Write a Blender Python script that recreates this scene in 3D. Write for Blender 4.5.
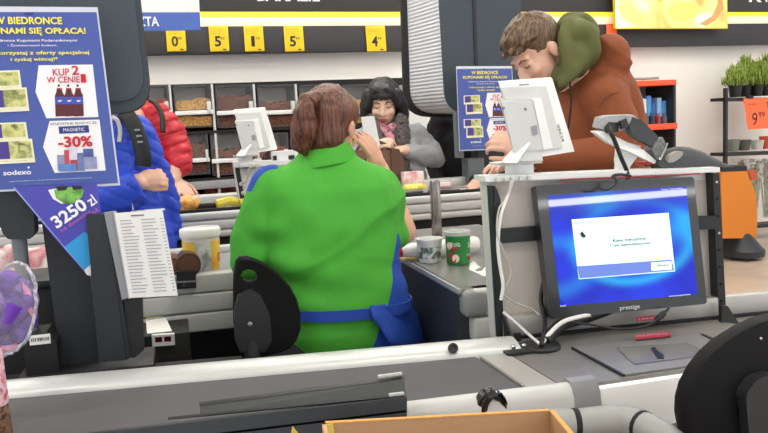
import bpy, bmesh, math, random
import numpy as np
from mathutils import Vector, Matrix, noise
random.seed(7)
SC = bpy.context.scene
for _o in list(bpy.data.objects):
    bpy.data.objects.remove(_o)
# ------------------------------------------------------------------ camera, world, lights, exposure
FPX = 790.0
CAM = Vector((0, 0, 1.32))
_ya, _pi, _ro = math.radians(14.5), math.radians(7.0), math.radians(-2.8)
_f = Vector((math.sin(_ya) * math.cos(_pi), math.cos(_ya) * math.cos(_pi), -math.sin(_pi)))
_r = Vector((math.cos(_ya), -math.sin(_ya), 0))
_u = _r.cross(_f)
_r, _u = _r * math.cos(_ro) + _u * math.sin(_ro), _u * math.cos(_ro) - _r * math.sin(_ro)
cam_d = bpy.data.cameras.new('camera'); cam = bpy.data.objects.new('camera', cam_d)
SC.collection.objects.link(cam)
m = Matrix((( _r.x, _u.x, -_f.x, CAM.x), (_r.y, _u.y, -_f.y, CAM.y), (_r.z, _u.z, -_f.z, CAM.z), (0, 0, 0, 1)))
cam.matrix_world = m
cam_d.sensor_width = 36; cam_d.lens = 36 * FPX / 768; cam_d.clip_start = .05
SC.camera = cam
w = bpy.data.worlds.new('world'); SC.world = w; w.use_nodes = True
w.node_tree.nodes['Background'].inputs[0].default_value = (.93, .96, 1, 1)
w.node_tree.nodes['Background'].inputs[1].default_value = 1.05
SC.view_settings.view_transform = 'Standard'; SC.view_settings.look = 'None'
SC.view_settings.exposure = 0.38; SC.view_settings.gamma = 1
LAMP_STRENGTH = 13.5

def RAY(x, y):
    return _r * ((x - 384) / FPX) - _u * ((y - 216.5) / FPX) + _f
def PL(x, y, o, n):
    d = RAY(x, y); o = Vector(o); n = Vector(n)
    return CAM + d * ((o - CAM).dot(n) / d.dot(n))
def P(x, y, Y): return PL(x, y, (0, Y, 0), (0, 1, 0))
def PZ(x, y, z): return PL(x, y, (0, 0, z), (0, 0, 1))
def A(x, y, Y): return PL(x, y, (.7, Y, 0), (.07, 1, 0))        # near lane's own direction
WN = Vector((-.1, 1, 0)).normalized(); WX = Vector((1, .1, 0)).normalized()
def W(x, y, off=0): return PL(x, y, Vector((-.1, 6.3, 0)) - WN * off, WN)   # back wall
ZV = Vector((0, 0, 1))

# ------------------------------------------------------------------ materials
def lin(h):
    h = h.lstrip('#'); o = []
    for i in (0, 2, 4):
        c = int(h[i:i + 2], 16) / 255
        o.append(c / 12.92 if c <= .04045 else ((c + .055) / 1.055) ** 2.4)
    return (*o, 1)
_M = {}
def mat(name, hx, rough=.55, metal=0, var=.08, scale=14, bump=0, bscale=180, em=0, trans=0, alpha=1, coat=0, spec=.5, stretch=None):
    if name in _M: return _M[name]
    M = bpy.data.materials.new(name); M.use_nodes = True; nt = M.node_tree; N = nt.nodes; Lk = nt.links
    b = N['Principled BSDF']
    c = lin(hx)
    tc = N.new('ShaderNodeTexCoord'); mp = N.new('ShaderNodeMapping'); Lk.new(tc.outputs['Object'], mp.inputs[0])
    if stretch: mp.inputs['Scale'].default_value = stretch
    nz = N.new('ShaderNodeTexNoise'); nz.inputs['Scale'].default_value = scale; nz.inputs['Detail'].default_value = 4
    Lk.new(mp.outputs[0], nz.inputs['Vector'])
    mx = N.new('ShaderNodeMix'); mx.data_type = 'RGBA'
    mx.inputs[6].default_value = (*[v * (1 - var) for v in c[:3]], 1); mx.inputs[7].default_value = (*[min(1, v * (1 + var)) for v in c[:3]], 1)
    Lk.new(nz.outputs['Fac'], mx.inputs[0]); Lk.new(mx.outputs[2], b.inputs['Base Color'])
    b.inputs['Roughness'].default_value = rough; b.inputs['Metallic'].default_value = metal
    b.inputs['Specular IOR Level'].default_value = spec
    if coat: b.inputs['Coat Weight'].default_value = coat; b.inputs['Coat Roughness'].default_value = .05
    if em:
        Lk.new(mx.outputs[2], b.inputs['Emission Color']); b.inputs['Emission Strength'].default_value = em
    if trans: b.inputs['Transmission Weight'].default_value = trans; b.inputs['IOR'].default_value = 1.1
    if alpha < 1: b.inputs['Alpha'].default_value = alpha
    if bump:
        n2 = N.new('ShaderNodeTexNoise'); n2.inputs['Scale'].default_value = bscale; n2.inputs['Detail'].default_value = 3
        Lk.new(mp.outputs[0], n2.inputs['Vector'])
        bp = N.new('ShaderNodeBump'); bp.inputs['Strength'].default_value = bump; bp.inputs['Distance'].default_value = .004
        Lk.new(n2.outputs['Fac'], bp.inputs['Height']); Lk.new(bp.outputs[0], b.inputs['Normal'])
    _M[name] = M
    return M
def ramp_mat(name, cols, scale, rough=.6, kind='voronoi', bump=.0, em=0, metal=0):
    if name in _M: return _M[name]
    M = bpy.data.materials.new(name); M.use_nodes = True; nt = M.node_tree; N = nt.nodes; Lk = nt.links
    b = N['Principled BSDF']; tc = N.new('ShaderNodeTexCoord')
    if kind == 'voronoi':
        t = N.new('ShaderNodeTexVoronoi'); out = t.outputs['Color']; h = t.outputs['Distance']
    else:
        t = N.new('ShaderNodeTexNoise'); out = t.outputs['Fac']; h = out; t.inputs['Detail'].default_value = 5
    t.inputs['Scale'].default_value = scale; Lk.new(tc.outputs['Object'], t.inputs['Vector'])
    r = N.new('ShaderNodeValToRGB'); r.color_ramp.elements[0].color = lin(cols[0]); r.color_ramp.elements[-1].color = lin(cols[-1])
    n = len(cols)
    lo, hi = (.1, .9) if kind == 'voronoi' else (.32, .68)
    r.color_ramp.elements[0].position = lo; r.color_ramp.elements[-1].position = hi
    for i, cc in enumerate(cols[1:-1]):
        e = r.color_ramp.elements.new(lo + (hi - lo) * (i + 1) / (n - 1)); e.color = lin(cc)
    Lk.new(out, r.inputs[0]); Lk.new(r.outputs[0], b.inputs['Base Color']); b.inputs['Roughness'].default_value = rough
    b.inputs['Metallic'].default_value = metal
    if em: Lk.new(r.outputs[0], b.inputs['Emission Color']); b.inputs['Emission Strength'].default_value = em
    if bump:
        bp = N.new('ShaderNodeBump'); bp.inputs['Strength'].default_value = bump; bp.inputs['Distance'].default_value = .006
        Lk.new(h, bp.inputs['Height']); Lk.new(bp.outputs[0], b.inputs['Normal'])
    _M[name] = M
    return M

# ------------------------------------------------------------------ geometry collector
def frame_from(d, up=ZV):
    z = Vector(d).normalized(); x = Vector(up).cross(z)
    if x.length < 1e-4: x = Vector((1, 0, 0)).cross(z)
    x.normalize(); y = z.cross(x)
    return x, y, z
def basis(x, y, z): return Matrix((x, y, z)).transposed()
class G:
    def __init__(s): s.bm = bmesh.new()
    def box(s, c, size, R=None, bev=0, seg=2):
        r = bmesh.ops.create_cube(s.bm, size=1); vs = r['verts']
        M = Matrix.Diagonal((*size, 1))
        if R is not None: M = R.to_4x4() @ M
        M = Matrix.Translation(c) @ M
        bmesh.ops.transform(s.bm, matrix=M, verts=vs)
        if bev: s._bev(vs, bev, seg)
        return s
    def _bev(s, vs, bev, seg=2):
        es = list({e for v in vs for e in v.link_edges})
        bmesh.ops.bevel(s.bm, geom=es, offset=bev, segments=seg, affect='EDGES', profile=.5, clamp_overlap=True)
    def obox(s, o, U, V, N, bev=0, seg=2):
        o, U, V, N = map(Vector, (o, U, V, N))
        if U.cross(V).dot(N) < 0: U, V = V, U
        p = [o, o + U, o + U + V, o + V]; vs = [s.bm.verts.new(q) for q in p] + [s.bm.verts.new(q + N) for q in p]
        for f in ((3, 2, 1, 0), (4, 5, 6, 7), (0, 1, 5, 4), (1, 2, 6, 5), (2, 3, 7, 6), (3, 0, 4, 7)): s.bm.faces.new([vs[i] for i in f])
        if bev: s._bev(vs, bev, seg)
        return s
    def poly(s, pts, N, bev=0):
        N = Vector(N); pts = [Vector(p) for p in pts]
        nrm = Vector((0, 0, 0))
        for i in range(len(pts)): nrm += (pts[i] - pts[0]).cross(pts[(i + 1) % len(pts)] - pts[0])
        if nrm.dot(N) < 0: pts = pts[::-1]
        a = [s.bm.verts.new(p) for p in pts]; b = [s.bm.verts.new(p + N) for p in pts]
        n = len(pts)
        s.bm.faces.new(a[::-1]); s.bm.faces.new(b)
        for i in range(n): s.bm.faces.new((a[i], a[(i + 1) % n], b[(i + 1) % n], b[i]))
        if bev:
            es = [e for e in {e for v in b for e in v.link_edges} if e.verts[0] in b and e.verts[1] in b]
            bmesh.ops.bevel(s.bm, geom=es, offset=bev, segments=2, affect='EDGES', clamp_overlap=True)
        return s
    def rings(s, rings, cap=True, closed=False):
        R = [[s.bm.verts.new(p) for p in r] for r in rings]
        n = len(R[0])
        for i in range(len(R) - (0 if closed else 1)):
            a, b = R[i], R[(i + 1) % len(R)]
            for j in range(n): s.bm.faces.new((a[j], a[(j + 1) % n], b[(j + 1) % n], b[j]))
        if cap and not closed: s.bm.faces.new(R[0][::-1]); s.bm.faces.new(R[-1])
        return s
    def tube(s, pts, r, seg=10, up=ZV, flat=1.0):
        pts = [Vector(p) for p in pts]; n = len(pts); rs = r if isinstance(r, (list, tuple)) else [r] * n
        rings = []; x = None
        for i in range(n):
            d = (pts[min(i + 1, n - 1)] - pts[max(i - 1, 0)]).normalized()
            if x is None: x, y, _ = frame_from(d, up)
            else:
                x = (x - d * x.dot(d))
                if x.length < 1e-5: x = frame_from(d)[0]
                x.normalize(); y = d.cross(x)
            rings.append([pts[i] + (x * math.cos(2 * math.pi * k / seg) + y * math.sin(2 * math.pi * k / seg) * flat) * rs[i] for k in range(seg)])
        return s.rings(rings)
    def lathe(s, c, prof, seg=20, axis=ZV):
        x, y, z = frame_from(axis, (0, 1, 0.01)); c = Vector(c)
        return s.rings([[c + z * h + (x * math.cos(2 * math.pi * k / seg) + y * math.sin(2 * math.pi * k / seg)) * max(r, 1e-4) for k in range(seg)] for r, h in prof])
    def ell(s, c, r, R=None, u=16, v=10):
        if not hasattr(r, '__len__'): r = (r, r, r)
        res = bmesh.ops.create_uvsphere(s.bm, u_segments=u, v_segments=v, radius=1)
        M = Matrix.Diagonal((*r, 1))
        if R is not None: M = R.to_4x4() @ M
        bmesh.ops.transform(s.bm, matrix=Matrix.Translation(c) @ M, verts=res['verts'])
        return s
    def caps(s, pts, rs, flat=1.0, seg=14):          # chain of capsules, for voxel union
        pts = [Vector(p) for p in pts]
        if not isinstance(rs, (list, tuple)): rs = [rs] * len(pts)
        for p, r in zip(pts, rs): s.ell(p, r, u=14, v=9)
        for i in range(len(pts) - 1):
            d = pts[i + 1] - pts[i]
            if d.length < 1e-5: continue
            x, y, z = frame_from(d)
            s.rings([[q + (x * math.cos(2 * math.pi * k / seg) + y * math.sin(2 * math.pi * k / seg)) * r for k in range(seg)] for q, r in ((pts[i], rs[i]), (pts[i + 1], rs[i + 1]))])
        return s
    def slab(s, c, x, y, z, prof):                    # ellipse rings: prof of (h, rx, ry, ox, oy) along z
        c, x, y, z = map(Vector, (c, x, y, z)); seg = 28; R = []
        for h, rx, ry, ox, oy in prof:
            r = []
            for k in range(seg):
                t = 2 * math.pi * k / seg; ct, st = math.cos(t), math.sin(t)
                e = .85
                r.append(c + z * h + x * (ox + rx * math.copysign(abs(ct) ** e, ct)) + y * (oy + ry * math.copysign(abs(st) ** e, st)))
            R.append(r)
        return s.rings(R)
def spline(pts, n=8):
    pts = [Vector(p) for p in pts]; q = [pts[0]] + pts + [pts[-1]]; out = []
    for i in range(1, len(q) - 2):
        for k in range(n):
            t = k / n; a, b, c, d = q[i - 1:i + 3]
            out.append(.5 * ((2 * b) + (c - a) * t + (2 * a - 5 * b + 4 * c - d) * t * t + (3 * b - a - 3 * c + d) * t ** 3))
    return out + [pts[-1]]

# ------------------------------------------------------------------ objects
def rootloc(p):
    v = Vector((0, 0, 0))
    while p is not None: v += p.location; p = p.parent
    return v
def tag(o, label=None, cat=None, group=None, kind=None):
    if label: o['label'] = label
    if cat: o['category'] = cat
    if group: o['group'] = group
    if kind: o['kind'] = kind
    return o
def thing(name, loc, label, cat, group=None):
    o = bpy.data.objects.new(name, None); SC.collection.objects.link(o); o.location = Vector(loc); o.empty_display_size = .1
    return tag(o, label, cat, group)
def finish(me, name, material, parent, angle=40, loc=None):
    if loc is None:
        if parent is not None: loc = rootloc(parent)
        else:
            co = np.array([v.co[:] for v in me.vertices]); loc = Vector(((co[:, 0].min() + co[:, 0].max()) / 2, (co[:, 1].min() + co[:, 1].max()) / 2, co[:, 2].min()))
    me.transform(Matrix.Translation(-Vector(loc)))
    me.materials.clear(); me.materials.append(material)
    for p in me.polygons: p.use_smooth = True
    me.set_sharp_from_angle(angle=math.radians(angle))
    o = bpy.data.objects.new(name, me); SC.collection.objects.link(o)
    if parent is not None: o.parent = parent
    else: o.location = loc
    return o
def build(g, name, material, parent=None, angle=40, **kw):
    bmesh.ops.recalc_face_normals(g.bm, faces=g.bm.faces)
    me = bpy.data.meshes.new(name); g.bm.to_mesh(me); g.bm.free()
    o = finish(me, name, material, parent, angle)
    return tag(o, **kw) if kw else o
def voxel(g, size, name, material, parent, smooth=6, amp=0, freq=8, fn=None, angle=80):
    me = bpy.data.meshes.new(name + '_t'); g.bm.to_mesh(me); g.bm.free()
    t = bpy.data.objects.new('t', me); SC.collection.objects.link(t)
    md = t.modifiers.new('r', 'REMESH'); md.mode = 'VOXEL'; md.voxel_size = size
    if smooth:
        ms = t.modifiers.new('s', 'SMOOTH'); ms.iterations = smooth; ms.factor = .5
    dg = bpy.context.evaluated_depsgraph_get(); dg.update()
    me2 = bpy.data.meshes.new_from_object(t.evaluated_get(dg))
    bpy.data.objects.remove(t); bpy.data.meshes.remove(me)
    me2.name = name
    if amp or fn:
        nv = [v.normal.copy() for v in me2.vertices]
        for v, n in zip(me2.vertices, nv):
            d = amp * noise.noise(v.co * freq) + amp * .5 * noise.noise(v.co * freq * 2.3) if amp else 0
            if fn: d += fn(v.co, n)
            v.co = v.co + n * d
    return finish(me2, name, material, parent, angle)
_tc = {}
def text(s, parent, material, f, a, b, depth=.0006, bold=0.0, name='lettering', label=None):
    """writes s so that it fills the rectangle between world points a (lower left) and b (upper right) in frame f=(U,V,N)"""
    cu = bpy.data.curves.new('t', 'FONT'); cu.body = s; cu.size = 1; cu.offset = bold; cu.resolution_u = 3
    cu.extrude = 0.0
    t = bpy.data.objects.new('t', cu); SC.collection.objects.link(t)
    dg = bpy.context.evaluated_depsgraph_get(); dg.update()
    me = bpy.data.meshes.new_from_object(t.evaluated_get(dg)); bpy.data.objects.remove(t); bpy.data.curves.remove(cu)
    U, V, N = f; a = Vector(a); b = Vector(b)
    co = np.array([v.co[:] for v in me.vertices])
    x0, x1, y0, y1 = co[:, 0].min(), co[:, 0].max(), co[:, 1].min(), co[:, 1].max()
    sx = (b - a).dot(U) / (x1 - x0); sy = (b - a).dot(V) / (y1 - y0)
    for v in me.vertices: v.co = a + U * ((v.co.x - x0) * sx) + V * ((v.co.y - y0) * sy) + N * depth
    me.name = name
    o = finish(me, name, material, parent)
    if label: o['label'] = label
    return o
def copy_tree(o, parent=None):
    c = o.copy(); SC.collection.objects.link(c); c.parent = parent
    for ch in list(o.children): copy_tree(ch, c)
    return c
def quadframe(tl, tr, bl):
    U = (tr - tl).normalized(); V = (tl - bl); V = (V - U * V.dot(U)).normalized(); return U, V, U.cross(V)
# ------------------------------------------------------------------ shared materials
m_wall = mat('wall_paint', '#f1ece6', .8, var=.03, scale=2, bump=.05)
m_floor = mat('floor_tiles', '#cdb596', .35, var=.1, scale=3)
m_ceil = mat('ceiling_paint', '#e8e8e6', .9, var=.02)
m_band = mat('charcoal_fascia', '#343336', .6, var=.05)
m_rail = mat('brushed_aluminium', '#c6c8c5', .38, .35, var=.06, scale=6, stretch=(1, 40, 60))
m_lgrey = mat('light_grey_plastic', '#c9cac7', .45, var=.04)
m_mgrey = mat('mid_grey_plastic', '#8f9193', .45, var=.05)
m_white = mat('white_plastic', '#e4e5e3', .4, var=.03)
m_offw = mat('panel_laminate', '#d9d0c6', .5, var=.04, scale=5)
m_belt = mat('rubber_belt', '#565457', .75, var=.07, scale=10, bump=.1)
m_black = mat('black_plastic', '#17181a', .45, var=.15)
m_blackm = mat('black_powder_coat', '#1d1e20', .5, var=.12, bump=.1, bscale=400)
m_dark = mat('anthracite_plastic', '#23282d', .5, var=.07)
m_pyl = mat('slate_grey_panel', '#38424c', .55, var=.06, scale=4)
m_steel = mat('brushed_steel', '#b4b1ac', .42, .35, var=.09, scale=5, stretch=(3, 30, 3))
m_chrome = mat('chrome', '#b9bbbd', .15, 1, var=.05)
m_void = mat('dark_cabinet', '#0c0c0d', .7, var=.2)
m_kraft = mat('kraft_cardboard', '#c09a74', .8, var=.08, scale=9, bump=.08, bscale=60, stretch=(1, 1, 6))
m_kraft2 = mat('cardboard_cut_edge', '#d9a05a', .85, var=.2, scale=60)
m_paper = mat('white_paper', '#eceae6', .8, var=.03)
m_ink = mat('black_ink', '#26262a', .7)
m_inkg = mat('grey_ink', '#6a6c72', .7)
m_wink = mat('white_ink', '#f3f3f5', .7, var=.01)
m_yink = mat('yellow_ink', '#f6ea5a', .7, var=.02)
m_rink = mat('red_ink', '#c8203a', .7, var=.03)
m_navy = mat('poster_blue', '#465aa6', .5, var=.14, scale=5)
m_navy2 = mat('navy_ink', '#2b3a86', .6)
m_ytag = mat('yellow_tag_card', '#f2cd1e', .6, var=.04)
m_glassy = mat('clear_plastic', '#ffffff', .12, trans=.0, alpha=.025, var=0)

# ------------------------------------------------------------------ the room
def struct(o): o['kind'] = 'structure'; return o
g = G(); g.box((3, 4, -.05), (16, 14, .1)); struct(build(g, 'floor', None or ramp_mat('beige_floor', ['#b09b8b', '#bfac9b', '#b6a293'], 2.2, .3, 'noise')))
g = G(); g.box((3, -2, 3.65), (18, 26, .1)); struct(build(g, 'ceiling', m_ceil))
o0 = Vector((-5, 6.3 - .49, 0)); g = G(); g.obox(o0, WX * 15, ZV * 3.6, WN * .15); struct(build(g, 'wall_back', m_wall))
def wstrip(name, y0, y1, off, m, th=.05, x0=-900, x1=1500):
    zt = W(384, y0, off).z; zb = W(384, y1, off).z
    o = Vector((-5, 5.81, zb)) - WN * off
    g = G(); g.obox(o, WX * 15, ZV * (zt - zb), WN * th, bev=.004)
    return struct(build(g, name, m))
wstrip('trim_1', -60, 11.5, .14, m_band, .12)
wstrip('trim_2', 11.5, 17, .13, mat('yellow_light_strip', '#f8e63c', .5, em=.35, var=.02), .11)
wstrip('trim_3', 17, 25.5, .135, mat('cream_light_strip', '#f6e6c4', .5, em=.25, var=.02), .11)
wstrip('trim_4', 25.5, 50.5, .14, m_band, .12)
# ceiling luminaires
lamp_m = mat('lamp_diffuser', '#fffdf6', .5, em=LAMP_STRENGTH, var=0)
lroot = None
k = 0
for Y in (-.9, 1.1, 3.0, 4.3, 5.1):
    for X in (-1.6, .9, 3.4, 5.9):
        if k == 0:
            lroot = thing('ceiling_light', (X, Y, 3.48), 'long fluorescent ceiling light above the checkout lanes', 'lamp', 'ceiling lights')
            g = G(); g.box((X, Y, 3.54), (1.7, .26, .11), bev=.01); build(g, 'housing', m_white, lroot)
            g = G(); g.box((X, Y, 3.478), (1.62, .2, .015)); build(g, 'diffuser', lamp_m, lroot)
        else:
            c = copy_tree(lroot); c.location = (X, Y, 3.48)
        k += 1

lr2 = thing('ceiling_panel_light', (6.8, -12.0, 3.48), 'wide bright ceiling panel light far behind the tills, reflected in the screen', 'lamp')
g = G(); g.box((6.8, -12.0, 3.54), (9.5, 1.2, .11), bev=.01); build(g, 'housing', m_white, lr2)
g = G(); g.box((6.8, -12.0, 3.478), (9.4, .7, .015)); build(g, 'diffuser', mat('lamp_diffuser_bright', '#ffffff', .5, em=26, var=0), lr2)

def fr(n, U=None):                      # text frame on a vertical plane with outward normal n
    N = Vector(n).normalized(); U = ZV.cross(N).normalized(); return U, N.cross(U), N
FW = fr(-WN)
# lettering on the fascia (only its lower edge reaches into the picture)
def wtext(s, x0, y0, x1, y1, off, m, name, **k):
    return text(s, None, m, FW, W(x0, y1, off), W(x1, y0, off), **k)
def flatthing(o, name, label, cat, group=None):
    o.name = name
    co = [v.co.copy() for v in o.data.vertices]; c = sum(co, Vector()) / len(co); c.z = min(v.z for v in co)
    o.data.transform(Matrix.Translation(-c)); o.location = o.location + c
    return tag(o, label, cat, group)
t = wtext('KWIATY', 749, -13, 822, 2.2, .145, m_wink, '', bold=.02); flatthing(t, 'wall_lettering', 'white lettering on the charcoal fascia above the potted conifers', 'sign')
t = wtext('\u2022 BAKALIE', 246, -12, 319, 1.0, .145, m_wink, '', bold=.02); flatthing(t, 'wall_lettering', 'white lettering on the charcoal fascia above the nut dispensers', 'sign')

# price tags hanging from the fascia
for (x, d, c, s) in ((176, '0', '99', 'first price tag from the left, a zero in black'), (219, '5', '99', 'yellow price tag showing a five, second from the left'),
                     (254, '1', '79', 'yellow price tag showing a one'), (294, '5', '99', 'yellow price tag showing a five, above the cashier'),
                     (376, '4', '99', 'yellow price tag showing a four, above the dark-haired woman')):
    bl = W(x - 9, 51, .16); R = thing('price_tag', bl, s if 'yellow' in s else 'yellow hanging ' + s, 'price tag', 'yellow price tags on the fascia')
    g = G(); a, b, e = W(x - 10.5, 25.8, .16), W(x + 8.8, 25.5, .16), W(x - 8.6, 51.5, .16)
    U = b - a; D = e - a; g.obox(a, U, D, WN * .012, bev=.002); build(g, 'card', m_ytag, R)
    text(d, R, m_ink, FW, W(x - (4 if d != '1' else 2.4), 46.5, .162), W(x + (1.6 if d != '1' else .4), 36, .162), bold=.025)
    text(c, R, m_ink, FW, W(x + 1.6, 39.8, .162), W(x + 5.5, 37, .162))
    for i in range(3): text(('POLECAMY', 'orzechy na', 'wage 100 g')[i], R, mat('tag_small_ink', '#b08a10', .7), FW, W(x - 8.5, 30 + i * 2.2, .162), W(x + (4, 6, 3)[i], 28.5 + i * 2.2, .162))
    g = G(); g.obox(W(x + 4, 50, .162), W(x + 7.5, 50, .162) - W(x + 4, 50, .162), ZV * .008, -WN * .001); build(g, 'barcode', m_ink, R)

# hanging blue/white sign next to the grey lane box
Rt = thing('hanging_sign', W(172, 30, 1.3), 'white and blue hanging sign beside the grey lane box', 'sign')
a, b = W(100, -40, 1.3), W(199.5, 29.5, 1.3)
g = G(); tl, tr = W(100, -40, 1.3), W(196.5, -40, 1.3); br, bl = W(199.8, 12.5, 1.3), W(100, 12.5, 1.3); g.poly([tl, tr, br, bl], WN * .02); build(g, 'upper_board', m_white, Rt)
g = G(); g.poly([W(100, 12, 1.3), W(199.8, 12, 1.3), W(200.6, 30, 1.3), W(100, 31, 1.3)], WN * .02); build(g, 'blue_band', mat('sign_blue', '#4565b5', .5), Rt)
text('POCZTA', Rt, m_wink, FW, W(117, 26.5, 1.305), W(158.5, 16.5, 1.305), bold=.02)
for x in (120, 188):
    q = W(x, -35, 1.31); g = G(); g.tube([q, (q.x, q.y, 3.6)], .004); build(g, 'suspension_wire', m_mgrey, Rt)

# back-lit flower picture on the fascia
Rp = thing('picture_panel', W(671, 29, .25), 'yellow close-up flower picture on the fascia, framed by a thin bright edge', 'picture')
tl, tr, bl = W(613.5, -60, .25), W(726.5, -60, .25), W(615.5, 28.8, .25); br = W(727.8, 28.6, .25)
g = G(); g.poly([tl, tr, br, bl], WN * .03); build(g, 'frame', mat('yellow_edge', '#e9d43a', .5), Rp)
M = bpy.data.materials.new('flower_print'); M.use_nodes = True; nt = M.node_tree; N = nt.nodes; Lk = nt.links; b_ = N['Principled BSDF']
tc = N.new('ShaderNodeTexCoord'); nz = N.new('ShaderNodeTexNoise'); nz.inputs['Scale'].default_value = 1.6; nz.inputs['Distortion'].default_value = 1.8; nz.inputs['Detail'].default_value = 1
rp = N.new('ShaderNodeValToRGB'); els = rp.color_ramp.elements
els[0].position = .3; els[0].color = lin('#c08648'); els[1].position = .7; els[1].color = lin('#fff9d0')
for p_, c_ in ((.4, '#e8b868'), (.47, '#f7e27c'), (.55, '#fff08a')): e = els.new(p_); e.color = lin(c_)
Lk.new(tc.outputs['Object'], nz.inputs['Vector']); Lk.new(nz.outputs['Fac'], rp.inputs[0]); Lk.new(rp.outputs[0], b_.inputs['Base Color']); Lk.new(rp.outputs[0], b_.inputs['Emission Color']); b_.inputs['Emission Strength'].default_value = .45
g = G(); g.poly([W(614.5, -60, .255), W(725.5, -60, .255), W(726.8, 27.6, .255), W(616.3, 27.9, .255)], WN * .004); build(g, 'picture', M, Rp)
# petals as printed shapes
def petal(px, m, off): 
    g = G(); g.poly([W(x, y, off) for x, y in px], WN * .0005); build(g, 'printed_petal', m, Rp, angle=10)
petal([(617, 6), (628, 2), (640, 12), (650, 20), (640, 27), (622, 18)], mat('petal_yellow', '#f8ee7a', .6, em=.4, var=.1, scale=6), .2585)
petal([(667, 10), (675, 3), (690, 2), (699, 8), (696, 17), (684, 22), (672, 19)], mat('petal_gold', '#fbe96a', .6, em=.4, var=.12, scale=5), .259)
petal([(699, 24), (712, 16), (718, 3), (717, -4), (722, -4), (724, 8), (716, 20), (706, 26)], mat('petal_shadow', '#c0905a', .6, em=.3, var=.15, scale=5), .2588)

g = G(); g.obox(W(607, 45, .16), W(617, 44.5, .16) - W(607, 45, .16), ZV * (W(607, 24, .16).z - W(607, 45, .16).z), WN * .012, bev=.002); o = build(g, 'price_card', mat('orange_card', '#ff6a3c', .6, var=.04, em=.05)); flatthing(o, 'hanging_card', 'small orange-red card on the fascia half hidden behind the olive hood', 'price card')
# ------------------------------------------------------------------ nut dispensers on the back shelf
NUTS = (['#a87a42', '#c89a5a', '#7a5228'], ['#4d2c20', '#6b4030', '#2f1a14'], ['#5c3222', '#744530', '#391f14'], ['#8f3a26', '#642416', '#a85234'])
frame_m = mat('bin_frame_dark', '#3c3f42', .4, var=.05)
def nutbin(x0, y0, x1, y1, k, label):
    off = .32; tl = W(x0, y0, off); tr = W(x1, y0, off); zb = W((x0 + x1) / 2, y1, off).z
    U = Vector((tr.x - tl.x, tr.y - tl.y, 0)); o = Vector((tl.x, tl.y, zb)); H = W((x0 + x1) / 2, y0, off).z - zb; V = ZV * H; D = WN * .28
    R = thing('nut_dispenser', o + U / 2, label, 'nut dispenser', 'clear nut dispensers on the back shelf')
    g = G(); t = .012; un = U.normalized()
    g.obox(o, un * t, V, D); g.obox(o + U - un * t, un * t, V, D); g.obox(o, U, ZV * t, D); g.obox(o + V - ZV * t, U, ZV * t, D); build(g, 'case', frame_m, R)
    g = G(); g.obox(o + D - WN * .02 + U * .02 + ZV * .01, U * .96, V - ZV * .02, WN * .01); build(g, 'rear_wall', m_white, R)
    nm = ramp_mat('nuts_%d' % (k % 4), NUTS[k % 4], 90, .75, 'voronoi', bump=.8)
    g = G(); n = 9; fr_ = (.66, .74, .60, .68)[k % 4]
    rng = random.Random(k); xs = [i / n for i in range(n + 1)]
    top = [o + U * (.04 + .92 * t_) + ZV * H * (fr_ + rng.uniform(-.03, .04)) + WN * .02 for t_ in xs]
    g.poly(top + [o + U * .96 + ZV * H * .42 + WN * .02, o + U * .04 + ZV * H * .42 + WN * .02], WN * .22)
    g.poly([o + U * .05 + ZV * H * .04 + WN * .012, o + U * .95 + ZV * H * .04 + WN * .012, o + U * .95 + ZV * H * .27 + WN * .012] + [o + U * (.95 - .9 * t_) + ZV * H * (.27 + rng.uniform(-.02, .02)) + WN * .012 for t_ in xs], WN * .2)
    build(g, 'nuts', nm, R, kind='stuff')
    g = G(); g.obox(o + ZV * H * .3 - WN * .025, U, ZV * H * .1, WN * .05, bev=.005); build(g, 'front_lip', m_white, R)
    g = G(); g.obox(o + U * .84 + ZV * H * .3 - WN * .03, U * .11, ZV * H * .3, WN * .02, bev=.006); build(g, 'scoop_handle', mat('frosted_plastic', '#c9ccca', .3), R)
    g = G(); g.obox(o + U * .02 + ZV * H * .41 - WN * .005, U * .96, ZV * H * .57, WN * .005); build(g, 'front_glass', m_glassy, R)
    return R
top = [(130, 'behind the grey lane box'), (172.5, 'above the red jacket sleeve'), (214.5, 'above the white customer display'), (256.5, 'just left of the cashier head'), (298.5, 'directly behind the cashier hair'), (340.5, 'beside the dark-haired woman')]
for i, (x, l) in enumerate(top): nutbin(x, 85 - i * .2, x + 38.5, 128 - i * .2, i + 3, 'clear nut dispenser in the upper row ' + l)
low = [(143, 'behind the red jacket'), (182.5, 'right of the red sleeve'), (208.5 + 1, 'under the white customer display'), (251, 'behind the tilted display stand'), (292, 'hidden low behind the cashier')]
for i, (x, l) in enumerate(low[:1] + low[1:2] + low[2:4]): nutbin(x, 133, x + (37 if i != 1 else 25), 175, i + 4, 'clear nut dispenser in the lower row ' + l)
# the shelving that carries them
R = thing('shelf_unit', W(240, 180, .2) * 1, 'grey shelving carrying the nut dispensers along the back wall', 'shelf'); R.location.z = 0
def wbox(g, x0, y0, x1, y1, off, d, bev=0):
    tl = W(x0, y0, off); tr = W(x1, y0, off); xm = (x0 + x1) / 2; zb = W(xm, y1, off).z; zt_ = W(xm, y0, off).z
    return g.obox((tl.x, tl.y, zb), Vector((tr.x - tl.x, tr.y - tl.y, 0)), ZV * (zt_ - zb), WN * d, bev)
for y0, y1 in ((128.6, 131.6), (175.3, 178)): g = G(); wbox(g, 90, y0, 409, y1, .33, .5); build(g, 'shelf_board', m_void, R)
g = G(); wbox(g, 90, 178, 409, 186, .36, .05, .006); build(g, 'price_rail', m_mgrey, R)
g = G(); z = W(240, 209, .3).z; o = W(90, 209, .3); e = W(409, 209, .3); g.obox((o.x, o.y, z - .03), Vector((e.x - o.x, e.y - o.y, 0)), ZV * .03, WN * .25); build(g, 'shelf_board', m_void, R)
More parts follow.
